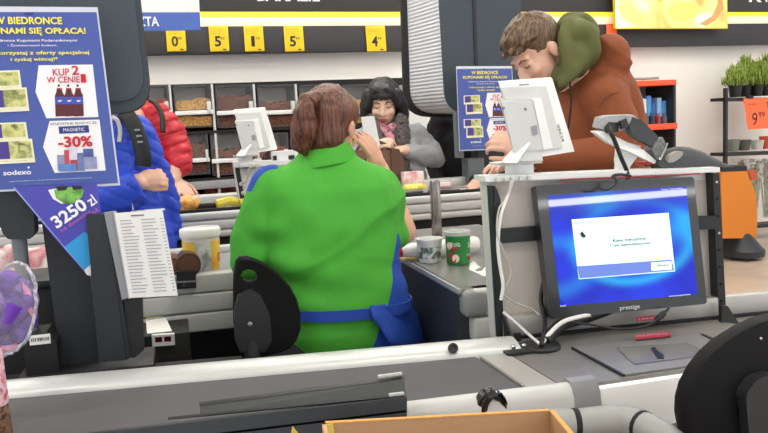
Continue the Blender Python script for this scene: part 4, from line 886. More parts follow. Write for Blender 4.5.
# dark patterned bottle at the very edge
b = P(-5, 431, 1.30); b.z = P(-5, 431, 1.30).z; zb = b.z
R = thing('patterned_bottle', (b.x, b.y, .8075), 'brown patterned bottle cut by the lower left edge', 'bottle'); g = G(); H = P(-3, 350, 1.30).z - .8075
g.lathe((b.x, b.y, .8075), [(0, 0), (.024, 0), (.026, .006), (.0255, .05), (.024, .09), (.0225, H * .8), (.020, H), (0, H)], 20); build(g, 'body', ramp_mat('brown_pattern', ['#4a3428', '#7a5a44', '#2c211c', '#96705a'], 60, .3, 'noise'), R)
g = G(); g.lathe((b.x, b.y, .8075), [(.0235, H * .55), (.0245, H * .56), (.0225, H * .98), (.021, H)], 20); build(g, 'label', ramp_mat('pink_label', ['#b8325a', '#e8c8d0', '#8a2040'], 60, .4, 'noise'), R)

# pale pink bags on the shelf behind the post
R = thing('pink_bag', P(25, 292, 2.42), 'pale pink and white filled bag behind the grey tube', 'bag'); R.location.z = .853
g = G()
for (x, y, r) in ((2, 270, .05), (10, 258, .045), (24, 262, .05), (38, 268, .05), (40, 258, .04), (30, 275, .045), (8, 276, .05)): p = P(x, y, 2.72); g.ell(p, (r, r * .8, r))
voxel(g, .01, 'bag', ramp_mat('pink_bag_print', ['#e8c4c4', '#f2e6e2', '#c87880', '#e0b0b0'], 14, .3, 'noise'), R, 4, .006, 30)

# ================================================================== MIDDLE LANE (cashier's till)
R = thing('checkout_counter', (.3, 2.9, 0), 'light grey ridged counter around the seated cashier', 'checkout counter')
def ridge_bar(g, p, q, h, d, bev=.008): g.obox(p - ZV * h, q - p, ZV * h, d, bev, 3)
ZT = .87; YN = 2.48
zz0 = ZT
# near wing, left of and behind the cashier
x0, x1 = -.75, .745
g = G(); s = -.02
hs = (.062, .062, .062, .05)
z = ZT
for hh in hs[:3]:
    ridge_bar(g, Vector((x0, YN + .03, z)), Vector((x1, YN - .01, z)), hh - .003, Vector((0, .05, 0)), .007); z -= hh
build(g, 'ridged_front', m_lgrey, R)
g = G(); g.poly([(x0, YN + .035, ZT - .03), (x1, YN - .005, ZT - .03), (x1, YN + .50, ZT - .03), (x0, YN + .55, ZT - .03)], (0, 0, .024)); build(g, 'belt_top', mat('grey_belt', '#85888a', .5, var=.06), R)
g = G(); g.obox((x0, YN + .46, ZT - .02), (x1 - x0, -.03, 0), (0, 0, .04), (0, .04, 0), bev=.01); build(g, 'inner_rail', m_rail, R)
g = G(); g.poly([(x0, YN + .30, .0), (x1, YN + .27, .0), (x1, YN + .5, 0), (x0, YN + .55, 0)], (0, 0, z + .05)); build(g, 'cabinet', m_void, R)
# end block to the right of the cashier
e = lambda x, y, Y: P(x, y, Y)
# steel deck with cups (right wing)
DZ = ZT
dc = [PZ(427, 271.6, DZ), PZ(466, 291.2, DZ), PZ(520, 287, DZ), PZ(520, 238, DZ), PZ(400, 246, DZ), PZ(400, 268, DZ)]
xl = (dc[0].x + dc[1].x) / 2; yn = dc[1].y
g = G(); g.poly([(xl, yn + .02, DZ - .02), (xl + .5, yn + .0, DZ - .02), (xl + .5, 3.05, DZ - .02), (.66, 3.05, DZ - .02), (.66, YN + .02, DZ - .02), (xl, YN + .0, DZ - .02)], (0, 0, .02), bev=.003); build(g, 'steel_deck', mat('deck_steel', '#a2a19e', .3, .6, var=.12, scale=7), R)
g = G(); g.obox((xl, yn + .04, .40), (0, YN - yn - .05, 0), (0, 0, DZ - .42), (.03, 0, 0)); build(g, 'dark_side', mat('side_panel_dark', '#34393e', .5), R)
g = G(); g.obox((xl - .006, yn + .03, DZ - .012), (0, YN - yn - .03, 0), (0, 0, .012), (.012, 0, 0)); build(g, 'steel_edge', m_rail, R)
g = G(); z = DZ
for hh in (.075, .07, .07):
    g.obox((xl + .025, yn, z - hh + .003), (.46, -.02, 0), (0, 0, hh - .003), (0, .06, 0), bev=.010, seg=3); z -= hh
build(g, 'ridged_front', m_lgrey, R)
g = G(); g.box((xl + .035, yn + .027, DZ - .0375), (.07, .062, .073), bev=.016, seg=3); build(g, 'corner_cap', m_mgrey, R)
g = G(); g.poly([(xl + .04, yn + .06, 0), (xl + .48, yn + .06, 0), (xl + .48, 3.0, 0), (xl + .04, 3.0, 0)], (0, 0, z + .02)); build(g, 'cabinet', m_void, R)
# chrome post standing on the deck
pq = PZ(439, 250, DZ)
R3 = thing('chrome_post', (pq.x, pq.y, DZ), 'upright chrome post on the steel deck behind the tubs', 'post')
tp2 = P(436, 181, pq.y); g = G(); g.obox(pq - Vector((.015, .0, 0)), (.030, 0, 0), tp2 - pq, (0, .03, 0), bev=.004); build(g, 'tube', mat('dull_chrome', '#8d8884', .22, 1, var=.1), R3)
g = G(); g.box((pq.x + .003, pq.y + .015, DZ + .004), (.07, .05, .008), bev=.002); build(g, 'foot', m_mgrey, R3)

# far belt of the middle lane
YF = 3.40
R = thing('conveyor_counter', (.4, 3.7, 0), 'long light grey conveyor counter between the cashier and the customers', 'checkout counter')
zt = P(210, 212.5, YF).z; zbm = P(210, 238, YF).z; H = zt - zbm
xa, xb = -.9, 1.46; sl = -.02
g = G()
for f0, f1 in ((0, .30), (.32, .70), (.72, 1)): g.obox((xa, YF, zt - H * f1), (xb - xa, 0, 0), (0, 0, H * (f1 - f0)), (0, .06, 0), bev=.010, seg=3)
build(g, 'ridged_front', m_lgrey, R)
g = G(); g.obox((xa, YF + .02, 0), (xb - xa, 0, 0), (0, 0, zbm + .01), (0, .5, 0)); build(g, 'cabinet', m_void, R)
zbelt = zt - .005
g = G(); g.obox((xa, YF + .04, zbelt - .05), (xb - xa, 0, 0), (0, 0, .05), (0, .42, 0)); build(g, 'belt', mat('belt_grey', '#8a8683', .6, var=.06), R)
g = G(); g.obox((xa, YF + .03, zt - .005), (xb - xa, 0, 0), (0, 0, .018), (0, .025, 0), bev=.002); build(g, 'dark_edge', m_void, R)
YR = YF + .47; zr = P(215, 194.5, YR).z
g = G(); g.obox((xa, YR, zt - .1), (xb - xa, 0, 0), (0, 0, zr - zt + .1), (0, .07, 0), bev=.012, seg=3); build(g, 'customer_rail', m_rail, R)
# far till panel with its own display
R = thing('counter_partition', P(270, 205, 3.80), 'white far till panel with a black window, left of the cashier', 'panel'); R.location.z = zbelt
R['kind'] = 'thing'
fp = lambda x, y, d=0: P(x, y, YF + .20 + d)
def fq(px, d, th, m, nm, bev=.003): g = G(); g.poly([fp(x, y, d) for x, y in px], (0, th, 0), bev=bev); return build(g, nm, m, R)
zfoot = 206.5
fq([(237, 169), (352, 164), (356, 203), (242, 208)], 0, .05, m_white, 'panel_board'); fq([(234, 162.5), (356, 157), (357, 161), (235, 167.5)], -.03, .12, m_white, 'top_rail'); fq([(235, 168.5), (239.6, 168.3), (246, 207.8), (242, 208)], -.012, .012, m_blackm, 'left_upright'); fq([(233.6, 166), (235, 166), (241.5, 208), (240, 208)], -.012, .06, m_lgrey, 'edge_profile')
fq([(262, 171.5), (292, 169), (293, 188), (264, 190)], -.006, .01, m_void, 'black_window'); fq([(238, 165.5), (355, 161), (355, 163), (239, 168.2)], -.02, .02, m_mgrey, 'cable_tray')
for x in (241, 252, 258): q = fp(x, 165.5, -.045); g = G(); g.box(q, (.02, .02, .02), bev=.004); build(g, 'cable_clip', m_lgrey, R)
g = G(); g.tube(spline([fp(250, 167, -.03), fp(247, 176, -.02), fp(243.5, 183, -.025)], 5), .007, 8); build(g, 'cable', cab_g, R)
for i, y in enumerate((184, 193)): g = G(); g.ell(fp(241 + i * 2, y, -.015), .009, u=8, v=6); build(g, 'screw', m_lgrey, R)
R = thing('card_terminal', fp(287, 165, .02), 'small white card terminal on the far till panel beside the cashier hair', 'card terminal')
fq([(272.5, 152), (302, 149.5), (303, 161.5), (273.5, 164)], -.0, .08, m_white, 'body', .008); fq([(273, 156), (276.5, 155.5), (277, 161), (273.5, 161.5)], -.006, .01, m_black, 'slot', .001); fq([(288.5, 155.5), (294.5, 155), (295, 161), (289, 161.5)], -.006, .01, m_black, 'keypad', .001)
R = thing('sweets_pack', fp(268, 163, .1), 'dark red packet behind the far till panel rail', 'packet'); fq([(262, 157), (268, 150), (273, 149), (273, 160), (263, 161.5)], .10, .05, ramp_mat('dark_red_print', ['#5a2030', '#2a1a20', '#b07080'], 30, .4, 'noise'), 'bag', .005)
display(233, 110.5, .57, lambda x, y, Y: P(x, y, Y), YF + .20, 'white customer display seen from behind on the far till panel', 'customer displays')

# goods on the far belt
def lying(name, px, Y0, z0, r, m, label, cat, group=None):
    pass
g = G(); zb_ = zbelt
pts = [PL(x, y, (0, YF + .2, 0), (0, 1, 0)) for x, y in ((216, 205.5), (222, 202), (229, 200.6), (234, 201.5), (237, 204))]
pts = [Vector((p.x, YF + .17 + i * .01, max(p.z, zb_ + .022))) for i, p in enumerate(pts)]
g.tube(spline(pts, 5), [.008] + [.02] * 19 + [.01], 8); 
R = thing('banana', (pts[2].x, pts[2].y, zb_), 'yellow banana lying on the far belt left of the till panel', 'banana', 'bananas on the far belt'); build(g, 'fruit', mat('banana_yellow', '#e2d24a', .5, var=.12, scale=12), R)
g = G(); g.tube([pts[-1], pts[-1] + Vector((.035, .005, .012))], [.009, .006], 7); build(g, 'stalk', mat('banana_stalk', '#a8a040', .6), R)
g = G(); p2 = [p + Vector((.10, .02, -.004 + .002 * i)) for i, p in enumerate(pts)]; g.tube(spline(p2, 5), [.008] + [.018] * 19 + [.01], 8); R = thing('banana', (p2[2].x, p2[2].y, zb_), 'second banana close to the black upright of the far till panel', 'banana', 'bananas on the far belt'); build(g, 'fruit', mat('banana_yellow', ''), R)
g = G(); q = P(177, 206, YF + .2); g.box((q.x, q.y, zb_ + .028), (.14, .1, .055), bev=.02); g.ell((q.x + .05, q.y - .02, zb_ + .035), (.05, .04, .034)); o = build(g, 'orange_snack', ramp_mat('orange_pack', ['#e89a30', '#f2c070', '#c87820'], 25, .4, 'noise')); tag(o, 'small orange snack pack on the far belt below the red sleeve', 'snack')
g = G(); q = P(198, 205, YF + .2); g.box((q.x, q.y, zb_ + .013), (.16, .05, .025), bev=.006); o = build(g, 'dark_divider', m_void); tag(o, 'dark divider bar on the far belt beside the bananas', 'divider')
def onbelt(name, px0, px1, Y, m, label, cat, d=.08, bev=.01):
    a = P(*px0, Y); b = P(*px1, Y); z0 = zb_; g = G(); g.obox((a.x, Y, z0), (b.x - a.x, 0, 0), (0, 0, max(b.z - z0, .02)), (0, d, 0), bev); o = build(g, name, m); return tag(o, label, cat)
onbelt('yellow_bag', (406, 196), (428, 184), YF + .3, ramp_mat('yellow_bag', ['#e8d83a', '#f2e87a', '#c8a820'], 20, .4, 'noise'), 'crumpled yellow bag on the far belt right of the brown handbag', 'bag', .08, .02)
onbelt('pink_carton', (404, 184), (424, 171), YF + .40, ramp_mat('pink_carton', ['#d88a98', '#efe4e4', '#c85a70'], 14, .4, 'noise'), 'pink and white carton behind the yellow bag', 'carton', .06, .006)
onbelt('pale_pack', (440, 196), (452, 182), YF + .38, mat('pale_pink_pack', '#e2c6c6', .5, var=.2), 'pale pink pack on the far belt beside the chrome post', 'packet', .06, .012)
g = G(); q0, q1 = P(392, 193, YF + .06), P(468, 189, YF + .06); g.tube([q0, q1], .010, 12); R = thing('guide_bar', (q0.x, q0.y, q0.z - .01), 'thin chrome guide bar running above the far belt at the right', 'bar')
build(g, 'bar', m_chrome, R)
for x in (400, 425, 462): q = P(x, 191, YF + .06); g = G(); g.obox((q.x - .012, q.y - .01, zt - .01), (.024, 0, 0), (0, 0, q.z - zt + .02), (0, .02, 0)); build(g, 'bracket', m_lgrey, R)

# goods on the steel deck
def atdeck(x, y): return PZ(x, y, DZ)
b = atdeck(430, 262); px = lambda p: (p - CAM).dot(_f) / FPX
R = thing('plastic_tub', (b.x, b.y, DZ + .001), 'white plastic tub with a printed band, left of the green tub', 'tub'); k = px(b)
g = G(); h_ = 22 * k; g.lathe((b.x, b.y, DZ + .001), [(0, 0), (10 * k, 0), (10.6 * k, .003), (13 * k, h_), (13.6 * k, h_), (13.6 * k, h_ + .006), (12.5 * k, h_ + .006), (12.3 * k, h_ - .004), (0, h_ - .006)], 28); build(g, 'tub', mat('tub_white', '#e4e6e4', .3, var=.03), R)
g = G(); g.lathe((b.x, b.y, DZ + .001), [(11.0 * k, h_ * .2), (11.25 * k, h_ * .22), (12.5 * k, h_ * .72), (12.3 * k, h_ * .74)], 28); build(g, 'printed_band', ramp_mat('tub_print', ['#e4e8e4', '#2f5a48', '#f2f2f0', '#48504c', '#e8ece8'], 16, .4, 'noise'), R)
b2 = atdeck(458.5, 263.5); k = px(b2); R = thing('yoghurt_tub', (b2.x, b2.y, DZ + .001), 'green yoghurt tub with a clear lid and fruit print on the steel deck', 'tub')
h_ = 29 * k; g = G(); g.lathe((b2.x, b2.y, DZ + .001), [(0, 0), (11.3 * k, 0), (11.6 * k, .003), (12.6 * k, h_), (0, h_)], 28); build(g, 'cup', mat('tub_green', '#1f7f3a', .35, var=.08), R)
g = G(); g.lathe((b2.x, b2.y, DZ + .001), [(12.6 * k, h_), (13.4 * k, h_), (13.4 * k, h_ + .012), (12.6 * k, h_ + .014), (0, h_ + .012)], 28); build(g, 'lid', mat('clear_lid', '#dfe4e2', .15, alpha=.65), R)
g = G()
def onc(phi, hh, r_=None): r = (11.7 + (12.6 - 11.7) * hh / h_ * 1.0) * k + .0012; return Vector((b2.x + r * math.sin(phi), b2.y - r * math.cos(phi), DZ + hh))
gg = G(); gb = G(); 
for phi, hh, rr, G_ in ((-.75, .018, .011, gg), (-.95, .032, .009, gg), (-.6, .05, .008, gg), (.75, .02, .009, gg), (-.9, .055, .007, gg), (-.55, .022, .013, gb), (-1.05, .06, .012, gb)):
    q = onc(phi, min(hh, h_ * .9)); g = G(); g.ell(q, (rr * .9, .0015, rr), R=Matrix.Rotation(phi, 3, 'Z'), u=10, v=6)
    build(g, 'printed_fruit' if G_ is gg else 'printed_blossom', mat('print_red', '#a02a30', .5, var=.3, scale=60) if G_ is gg else mat('print_cream', '#e8cfc0', .5, var=.2), R)

def wrap_text(s, ph0, ph1, z0, z1, mm):
    U = (onc(ph1, z0) - onc(ph0, z0)).normalized(); text(s, R, mm, (U, ZV, U.cross(ZV)), onc(ph0, z0) , onc(ph1, z1) , depth=.003)
wrap_text('fruvita', -.85, -.15, h_ * .66, h_ * .84, m_wink); wrap_text('Owoc', .45, .95, h_ * .6, h_ * .78, m_wink); wrap_text('jogurt', .3, .8, h_ * .3, h_ * .4, m_wink)
# lying bottle with red cap and wrapped rolls
q0 = atdeck(404, 256); Yb = atdeck(436, 258.5).y + .02; k = px(q0); r = .026; zc = DZ + r + .001; xs = lambda x: P(x, 252, Yb).x
R = thing('milk_bottle', (xs(430), Yb, DZ), 'white bottle with a red cap lying behind the tubs', 'bottle')
g = G(); g.lathe((xs(394), Yb, zc), [(0, 0), (.011, 0), (.0125, .012), (.016, xs(402) - xs(394)), (.026, xs(412) - xs(394)), (r, xs(420) - xs(394)), (r, xs(474) - xs(394)), (r * .8, xs(478) - xs(394)), (0, xs(478) - xs(394))], 20, axis=(1, 0, .02)); build(g, 'body', mat('milk_white', '#eceae4', .3, var=.03), R)
g = G(); g.lathe((xs(396), Yb, zc), [(.0165, 0), (.0175, .001), (.0175, .018), (.0165, .019)], 18, axis=(1, 0, .02)); build(g, 'red_ring', mat('cap_red_bright', '#cf2a30', .35), R)
g = G(); a = atdeck(394, 263); g.obox((a.x, a.y, DZ + .001), (.075, 0, 0), (0, 0, .012), (0, .05, 0), bev=.004); o = build(g, 'biscuit_pack', ramp_mat('biscuit', ['#d8b878', '#e8d8a8', '#b89858'], 25, .6, 'noise')); tag(o, 'small tan biscuit pack beside the red-capped bottle', 'packet')
g = G(); rc = [PZ(x, y, DZ + .002) for x, y in ((466, 264), (474, 262), (482, 268.5), (491, 262), (491, 275), (482, 275.5), (470, 270))]; g.poly(rc, (0, 0, .001)); o = build(g, 'receipt', m_paper); tag(o, 'crumpled white receipt on the steel deck near the panel edge', 'receipt')
for v in o.data.vertices: v.co.z += .006 * math.sin(v.co.x * 60)
# goods on the near wing: bucket, tin, black switch box
b = PZ(203, 270.5, ZT - .006); k = px(b); b.z = ZT - .005
R = thing('food_bucket', b, 'white bucket with yellow and grey label and white lid', 'bucket'); h_ = 36 * k
g = G(); g.lathe(b, [(0, 0), (16 * k, 0), (16.5 * k, .004), (18.5 * k, h_), (0, h_)], 30); build(g, 'bucket_wall', mat('bucket_white', '#e6e2da', .35), R)
def arcband(g, p0, p1, z0, z1, off=.0012, n=10):
    ri = lambda z: (16.5 + 2.0 * z / h_) * k + off
    for i in range(n):
        a, c = p0 + (p1 - p0) * i / n, p0 + (p1 - p0) * (i + 1) / n; f = lambda p, z: b + Vector((ri(z) * math.sin(p), -ri(z) * math.cos(p), z))
        vs = [g.bm.verts.new(v) for v in (f(a, z0), f(c, z0), f(c, z1), f(a, z1))]; g.bm.faces.new(vs)
    return g
build(arcband(G(), -1.5, -.35, .006, h_ * .86), 'yellow_label', ramp_mat('bucket_yellow', ['#e8b830', '#f2cc50', '#d89020'], 12, .4, 'noise'), R); build(arcband(G(), .5, 1.5, .006, h_ * .86), 'yellow_label', _M['bucket_yellow'], R)
build(arcband(G(), -.35, .5, .006, h_ * .86), 'grey_label', ramp_mat('bucket_grey', ['#a4a8ac', '#e2e4e4', '#8a9094', '#c8ccd0'], 14, .4, 'noise'), R); build(arcband(G(), -1.0, -.7, h_ * .25, h_ * .42, .002, 4), 'dark_mark', m_ink, R)
build(arcband(G(), .95, 1.3, h_ * .25, h_ * .5, .002, 4), 'orange_mark', mat('orange_ink', '#d87a28', .5), R)
g = G(); lp = [(0, h_ - .004), (19.6 * k, h_ - .004), (20.2 * k, h_), (20.2 * k, h_ + .018), (19.4 * k, h_ + .022), (17.8 * k, h_ + .022), (17.4 * k, h_ + .016), (0, h_ + .016)]; g.lathe(b, lp, 30); build(g, 'lid', mat('lid_white', '#eeede9', .3, var=.02), R)
Yw = YN + .02
c = P(188.5, 262, Yw); R = thing('brown_tin', (c.x, c.y, ZT), 'round brown tin lying on its side by the bucket', 'tin'); g = G(); r = 12 * px(c); zc = ZT - .005 + r
g.lathe((c.x, Yw - .01, zc), [(0, 0), (r * .8, 0), (r * .82, .004), (r * .97, .004), (r, .0), (r, .10), (0, .10)], 26, axis=(0, 1, 0)); build(g, 'drum', mat('tin_brown', '#6b4a38', .35, .3, var=.15), R)
g = G(); g.lathe((c.x - r * 1.3, Yw + .02, ZT - .005 + r * .8), [(0, 0), (r * .8, 0), (r * .8, .1), (0, .1)], 20, axis=(0, 1, 0)); o = build(g, 'copper_tin', mat('tin_copper', '#8a5a44', .35, .4, var=.15)); tag(o, 'darker copper-coloured tin half hidden behind the price list sheet', 'tin')
R = thing('switch_box', P(186, 288, YN - .0), 'black switch box with a silver key clipped on the counter edge', 'switch box')
f = lambda x, y, d=0: P(x, y, YN - .015 + d)
g = G(); g.poly([f(176, 272), (f(195.5, 271)), f(196.5, 288), f(177, 289.5)], (0, .04, 0), bev=.004); build(g, 'box_body', m_black, R); g = G(); g.poly([f(176, 281.5, -.002), f(196, 280.5, -.002), f(196, 282, -.002), f(176, 283, -.002)], (0, .002, 0)); build(g, 'seam', m_mgrey, R); g = G(); g.lathe(f(184, 285, -.002), [(0, 0), (.006, 0), (.005, .008), (0, .008)], 12, axis=(0, -1, 0)); build(g, 'key', m_chrome, R)
# under-counter display box with note and paper
R = thing('cash_drawer', P(165, 350, 2.30), 'dark cash drawer unit under the grey counter', 'drawer'); zt_ = P(160, 335, 2.28).z
a = P(132, 340, 2.28); b_ = P(190, 340, 2.28); g = G(); g.obox((a.x, 2.28, 0), (b_.x - a.x, 0, 0), (0, 0, zt_), (0, .28, 0), bev=.004); build(g, 'body', m_void, R)
R.location = (a.x + .08, 2.3, 0)
for ch in R.children: ch.location = Vector((0, 0, 0)); 
for ch in list(R.children): bpy.data.objects.remove(ch)
g = G(); g.obox((a.x, 2.28, 0), (b_.x - a.x, 0, 0), (0, 0, zt_), (0, .17, 0), bev=.004); build(g, 'body', m_void, R)
f = lambda x, y, d=0: P(x, y, 2.272 + d)
R = thing('price_display', f(163, 348), 'small white unit with two dark red digit windows under the counter', 'display')
g = G(); g.poly([f(151.5, 335.5), f(174.5, 334), f(175, 345), (f(152.5, 346.7))], (0, .02, 0), bev=.003); build(g, 'casing', m_white, R)
g = G(); g.poly([f(155, 337.5, -.001), f(162, 337, -.001), f(162.3, 342, -.001), f(155.3, 342.5, -.001)], (0, .002, 0)); build(g, 'digit_window', mat('digit_red', '#4a1418', .2), R); g = G(); g.poly([f(164, 336.8, -.001), f(171, 336.3, -.001), f(171.3, 341.3, -.001), f(164.3, 341.8, -.001)], (0, .002, 0)); build(g, 'digit_window', mat('digit_red', ''), R)
g = G(); n0 = zt_ + .0005; pq = [PZ(x, y, n0) for x, y in ((146, 321), (166, 318.5), (172, 331.5), (147, 334))]; g.poly(pq, (0, 0, .002)); o = build(g, 'white_paper', m_paper); tag(o, 'white sheet of paper lying on the dark cash drawer', 'paper')
g = G(); Yk = YN + .016; g.poly([P(145, 307.5, Yk), P(169, 305.5, Yk), P(160, 319, Yk), P(146, 320, Yk)], (0, .003, 0)); o = build(g, 'sticky_note', mat('note_cream', '#e6dcae', .7)); tag(o, 'cream sticky note on the grey ridged front above the white paper', 'note')

# ---- chairs
def office_back(R, pts, center, hole, th, curve, m, U, V, N, nm='backrest'):
    """pts are (a,b) in metres in the U,V plane round center"""
    g = G(); f = lambda a, b, t: center + U * a + V * b + N * (t + curve * (a * a) * 4)
    n = len(pts); cx = sum(p[0] for p in pts) / n; cy = sum(p[1] for p in pts) / n
    for front in (0, 1):
        pass
    rings = []
    prof = ((0.0, .0), (.5, .0), (.94, .0), (1.0, .25), (1.0, .75), (.94, 1.0), (.5, 1.0), (0.0, 1.0))
    for s, t in prof: s = max(s, .01); rings.append([f(cx + (a - cx) * s, cy + (b - cy) * s, t * th) for a, b in pts])
    g.rings(rings)
    return g
m_chair = mat('chair_black', '#0c0c0d', .6, spec=.2, var=.12, bump=.05, bscale=300)
# cashier's chair
Yc = 2.02; c0 = P(268, 306, Yc); k = px(c0)
R = thing('office_chair', (.36, 2.12, 0), 'black swivel chair with a holed backrest behind the cashier', 'chair', 'black till chairs')
outl = [(236, 262), (240, 257.5), (247, 257), (257, 260), (268, 266), (280, 275), (290, 286), (297, 299), (301, 314), (301, 330), (297, 341), (290, 349), (278, 354), (262, 356), (246, 354), (237, 346), (234, 325), (233.5, 300), (234, 275)]
cc = [P(x, y, Yc) for x, y in outl]; U = Vector((1, 0, 0)); V = ZV; N = Vector((0, 1, 0)); hole = (244, 272, 12, 6)
g = G(); f3 = lambda x, y, t: P(x, y, Yc) + Vector((0, t + .5 * (P(x, y, Yc).x - c0.x) ** 2, 0))
# plate with hole: bridge two outlines
hp = []
for i in range(len(outl)):
    x, y = outl[i]; a = math.atan2(y - 276, x - 249); e = 1.0; hp.append((249 + math.cos(a) * 8.5, 276 + math.sin(a) * 6.5))
rng_o = [f3(x, y, .004) for x, y in outl]; rng_i = [f3(x, y, .0) for x, y in hp]; 
ring2 = [f3(x + (268 - x) * .05, y + (310 - y) * .05, -.004) for x, y in outl]
g.rings([[f3(x, y, .026) for x, y in hp], rng_i, ring2, rng_o, [f3(x, y, .024) for x, y in outl]], cap=False, closed=True); build(g, 'backrest', m_chair, R)
g = G(); g.poly([P(x, y, Yc - .03) for x, y in rounded([(238, 296), (250, 289), (261, 296), (270, 314), (272, 340), (266, 352), (240, 352), (235, 340), (234.5, 312)], {1: 5, 3: 6})], (0, .035, 0), bev=.012); build(g, 'back_bracket', mat('bracket_black', '#212224', .45, var=.1), R)
g = G(); g.ell(P(250, 324, Yc - .03), (.006, .004, .006)); build(g, 'bracket_screw', m_mgrey, R)
sp_ = P(254, 352, Yc); g = G(); g.tube(spline([P(252, 340, Yc - .01), Vector((sp_.x, Yc - .03, .62)), Vector((.25, Yc + .02, .55)), Vector((.33, 2.12, .54))], 5), .022, 10); build(g, 'spine', m_blackm, R)
g = G(); g.slab((.37, 2.16, .55), (1, 0, 0), (0, 1, 0), ZV, [(0, .15, .15, 0, 0), (.015, .21, .2, 0, 0), (.05, .22, .21, 0, 0), (.075, .2, .19, 0, 0)]); build(g, 'seat', m_chair, R)
def chair_base(x, y, zs, R):
    g = G(); g.lathe((x, y, .1), [(0, 0), (.03, 0), (.03, .2), (.02, .2), (.02, zs - .1), (0, zs - .1)], 14); build(g, 'gas_lift', m_chrome, R)
    for i in range(5):
        a = i * 1.2566 + .3; e = Vector((x + math.cos(a) * .27, y + math.sin(a) * .27, .075)); g = G(); g.tube([(x, y, .12), e], [.03, .018], 8); build(g, 'leg', m_blackm, R)
        g = G(); g.lathe(e + Vector((0, -.012, -.045)), [(0, 0), (.028, 0), (.028, .024), (0, .024)], 12, axis=(0, 1, 0)); build(g, 'castor', m_black, R)
chair_base(.37, 2.14, .55, R)
# near chair, lower right
Yc = 1.02; c0 = P(768, 425, Yc); R = thing('office_chair', (c0.x, 1.0, 0), 'large black oval chair back in the lower right corner', 'chair', 'black till chairs')
fl = lambda x, y: P(x, y, Yc)
outl = []
for i in range(36):
    t = 2 * math.pi * i / 36; a, b = 92 * math.cos(t), 112 * math.sin(t); w = math.radians(-12); 
    outl.append((772 + a * math.cos(w) - b * math.sin(w), 432 + a * math.sin(w) + b * math.cos(w)))
# fit to the seen left edge
pr = [(774, 318.5), (762, 322.5), (745, 331), (728, 342), (713, 356), (702, 371), (693, 389), (689, 405), (688.5, 420), (692, 440), (700, 470), (712, 500), (740, 522), (775, 530), (812, 522), (840, 498), (856, 462), (860, 420), (852, 380), (832, 345), (804, 324), (784, 317)]
ctr = P(768, 425, Yc); gk = lambda x, y, t: P(x, y, Yc) + Vector((0, t + .25 * (P(x, y, Yc).x - ctr.x) ** 2, 0))
rr = [[gk(768 + (x - 768) * s, 425 + (y - 425) * s, t) for x, y in pr] for s, t in ((.02, -.004), (.5, -.003), (.93, -.0), (.985, .006), (1, .016), (1, .03), (.96, .04), (.5, .045), (.02, .045))]
g = G(); g.rings(rr); build(g, 'backrest', m_chair, R)
g = G(); g.poly([P(x, y, Yc - .025) for x, y in rounded([(746, 395), (756, 380), (772, 374), (790, 380), (800, 400), (800, 470), (752, 470)], {0: 6, 1: 6, 2: 6})], (0, .03, 0), bev=.01); build(g, 'back_bracket', mat('bracket_black', ''), R)
g = G(); g.ell(P(761, 338.5, Yc - .002), (.0022, .002, .0022)); build(g, 'rivet', m_lgrey, R)
g = G(); g.tube(spline([P(775, 450, Yc - .015), Vector((c0.x, Yc - .02, .62)), Vector((c0.x, Yc - .06, .52)), Vector((c0.x, .8, .52))], 5), .022, 10); build(g, 'spine', m_blackm, R)
g = G(); g.slab((c0.x, .78, .525), (1, 0, 0), (0, 1, 0), ZV, [(0, .15, .15, 0, 0), (.015, .21, .2, 0, 0), (.05, .22, .21, 0, 0), (.075, .2, .19, 0, 0)]); build(g, 'seat', m_chair, R)
chair_base(c0.x, .78, .525, R)

# ---- far lane post with ribbed light box
YL = 3.95
R = thing('lane_post', (P(490, 180, YL).x, YL, 0), 'far lane post with a ribbed white light box, between woman and man', 'lane post', 'lane posts')
f = lambda x, y, d=0: P(x, y, YL + d)
bx = rounded([(437, -40), (520, -40), (523, 113), (446, 113)], {3: 22})
g = G(); g.poly([f(x, y) for x, y in bx], (0, .02, 0), bev=.004); build(g, 'front_plate', m_pyl, R)
inn = rounded([(403.5, -40), (500, -40), (500, 112), (413, 112)], {3: 30})
def xs_(pts, dx): return pts
D2 = .42
back = [f(x, y, D2) for x, y in rounded([(404, -40), (500, -40), (503, 115.5), (409, 113)], {3: 24})]
front = [f(x, y, .02) for x, y in rounded([(438, -40), (518, -40), (521, 112), (447, 112)], {3: 22})]
g = G(); g.rings([front, back]); 
M = bpy.data.materials.new('ribbed_white'); M.use_nodes = True; nt = M.node_tree; b_ = nt.nodes['Principled BSDF']; b_.inputs['Base Color'].default_value = lin('#d4d6da'); b_.inputs['Roughness'].default_value = .4
wv = nt.nodes.new('ShaderNodeTexWave'); wv.bands_direction = 'Z'; wv.inputs['Scale'].default_value = 16; tcn = nt.nodes.new('ShaderNodeTexCoord'); nt.links.new(tcn.outputs['Object'], wv.inputs['Vector']); bp = nt.nodes.new('ShaderNodeBump'); bp.inputs['Distance'].default_value = .006; bp.inputs['Strength'].default_value = .7; nt.links.new(wv.outputs['Color'], bp.inputs['Height']); nt.links.new(bp.outputs[0], b_.inputs['Normal'])
build(g, 'light_band', M, R)
bk2 = [f(x, y, D2 - .02) for x, y in rounded([(400, -40), (504, -40), (505, 117.5), (405, 117)], {3: 26})]
g = G(); g.poly(bk2, (0, .035, 0), bev=.004); build(g, 'rear_plate', m_blackm, R)
g = G(); g.poly([f(471.5, -40, -.006), f(474.5, -40, -.006), f(478, 66, -.006), f(475, 66, -.006)], (0, .006, 0)); build(g, 'seam', m_black, R)
g = G(); g.poly([f(474, 70, .03), f(520, 70, .03), f(524, 205, .03), f(480, 205, .03)], (0, .1, 0), bev=.006); build(g, 'shaft', m_dark, R)
g = G(); a = f(480, 206, .03); b_2 = f(524, 206, .03); g.obox((a.x, a.y, 0), (b_2.x - a.x, 0, 0), (0, 0, a.z + .02), (0, .1, 0)); build(g, 'lower_shaft', m_dark, R)
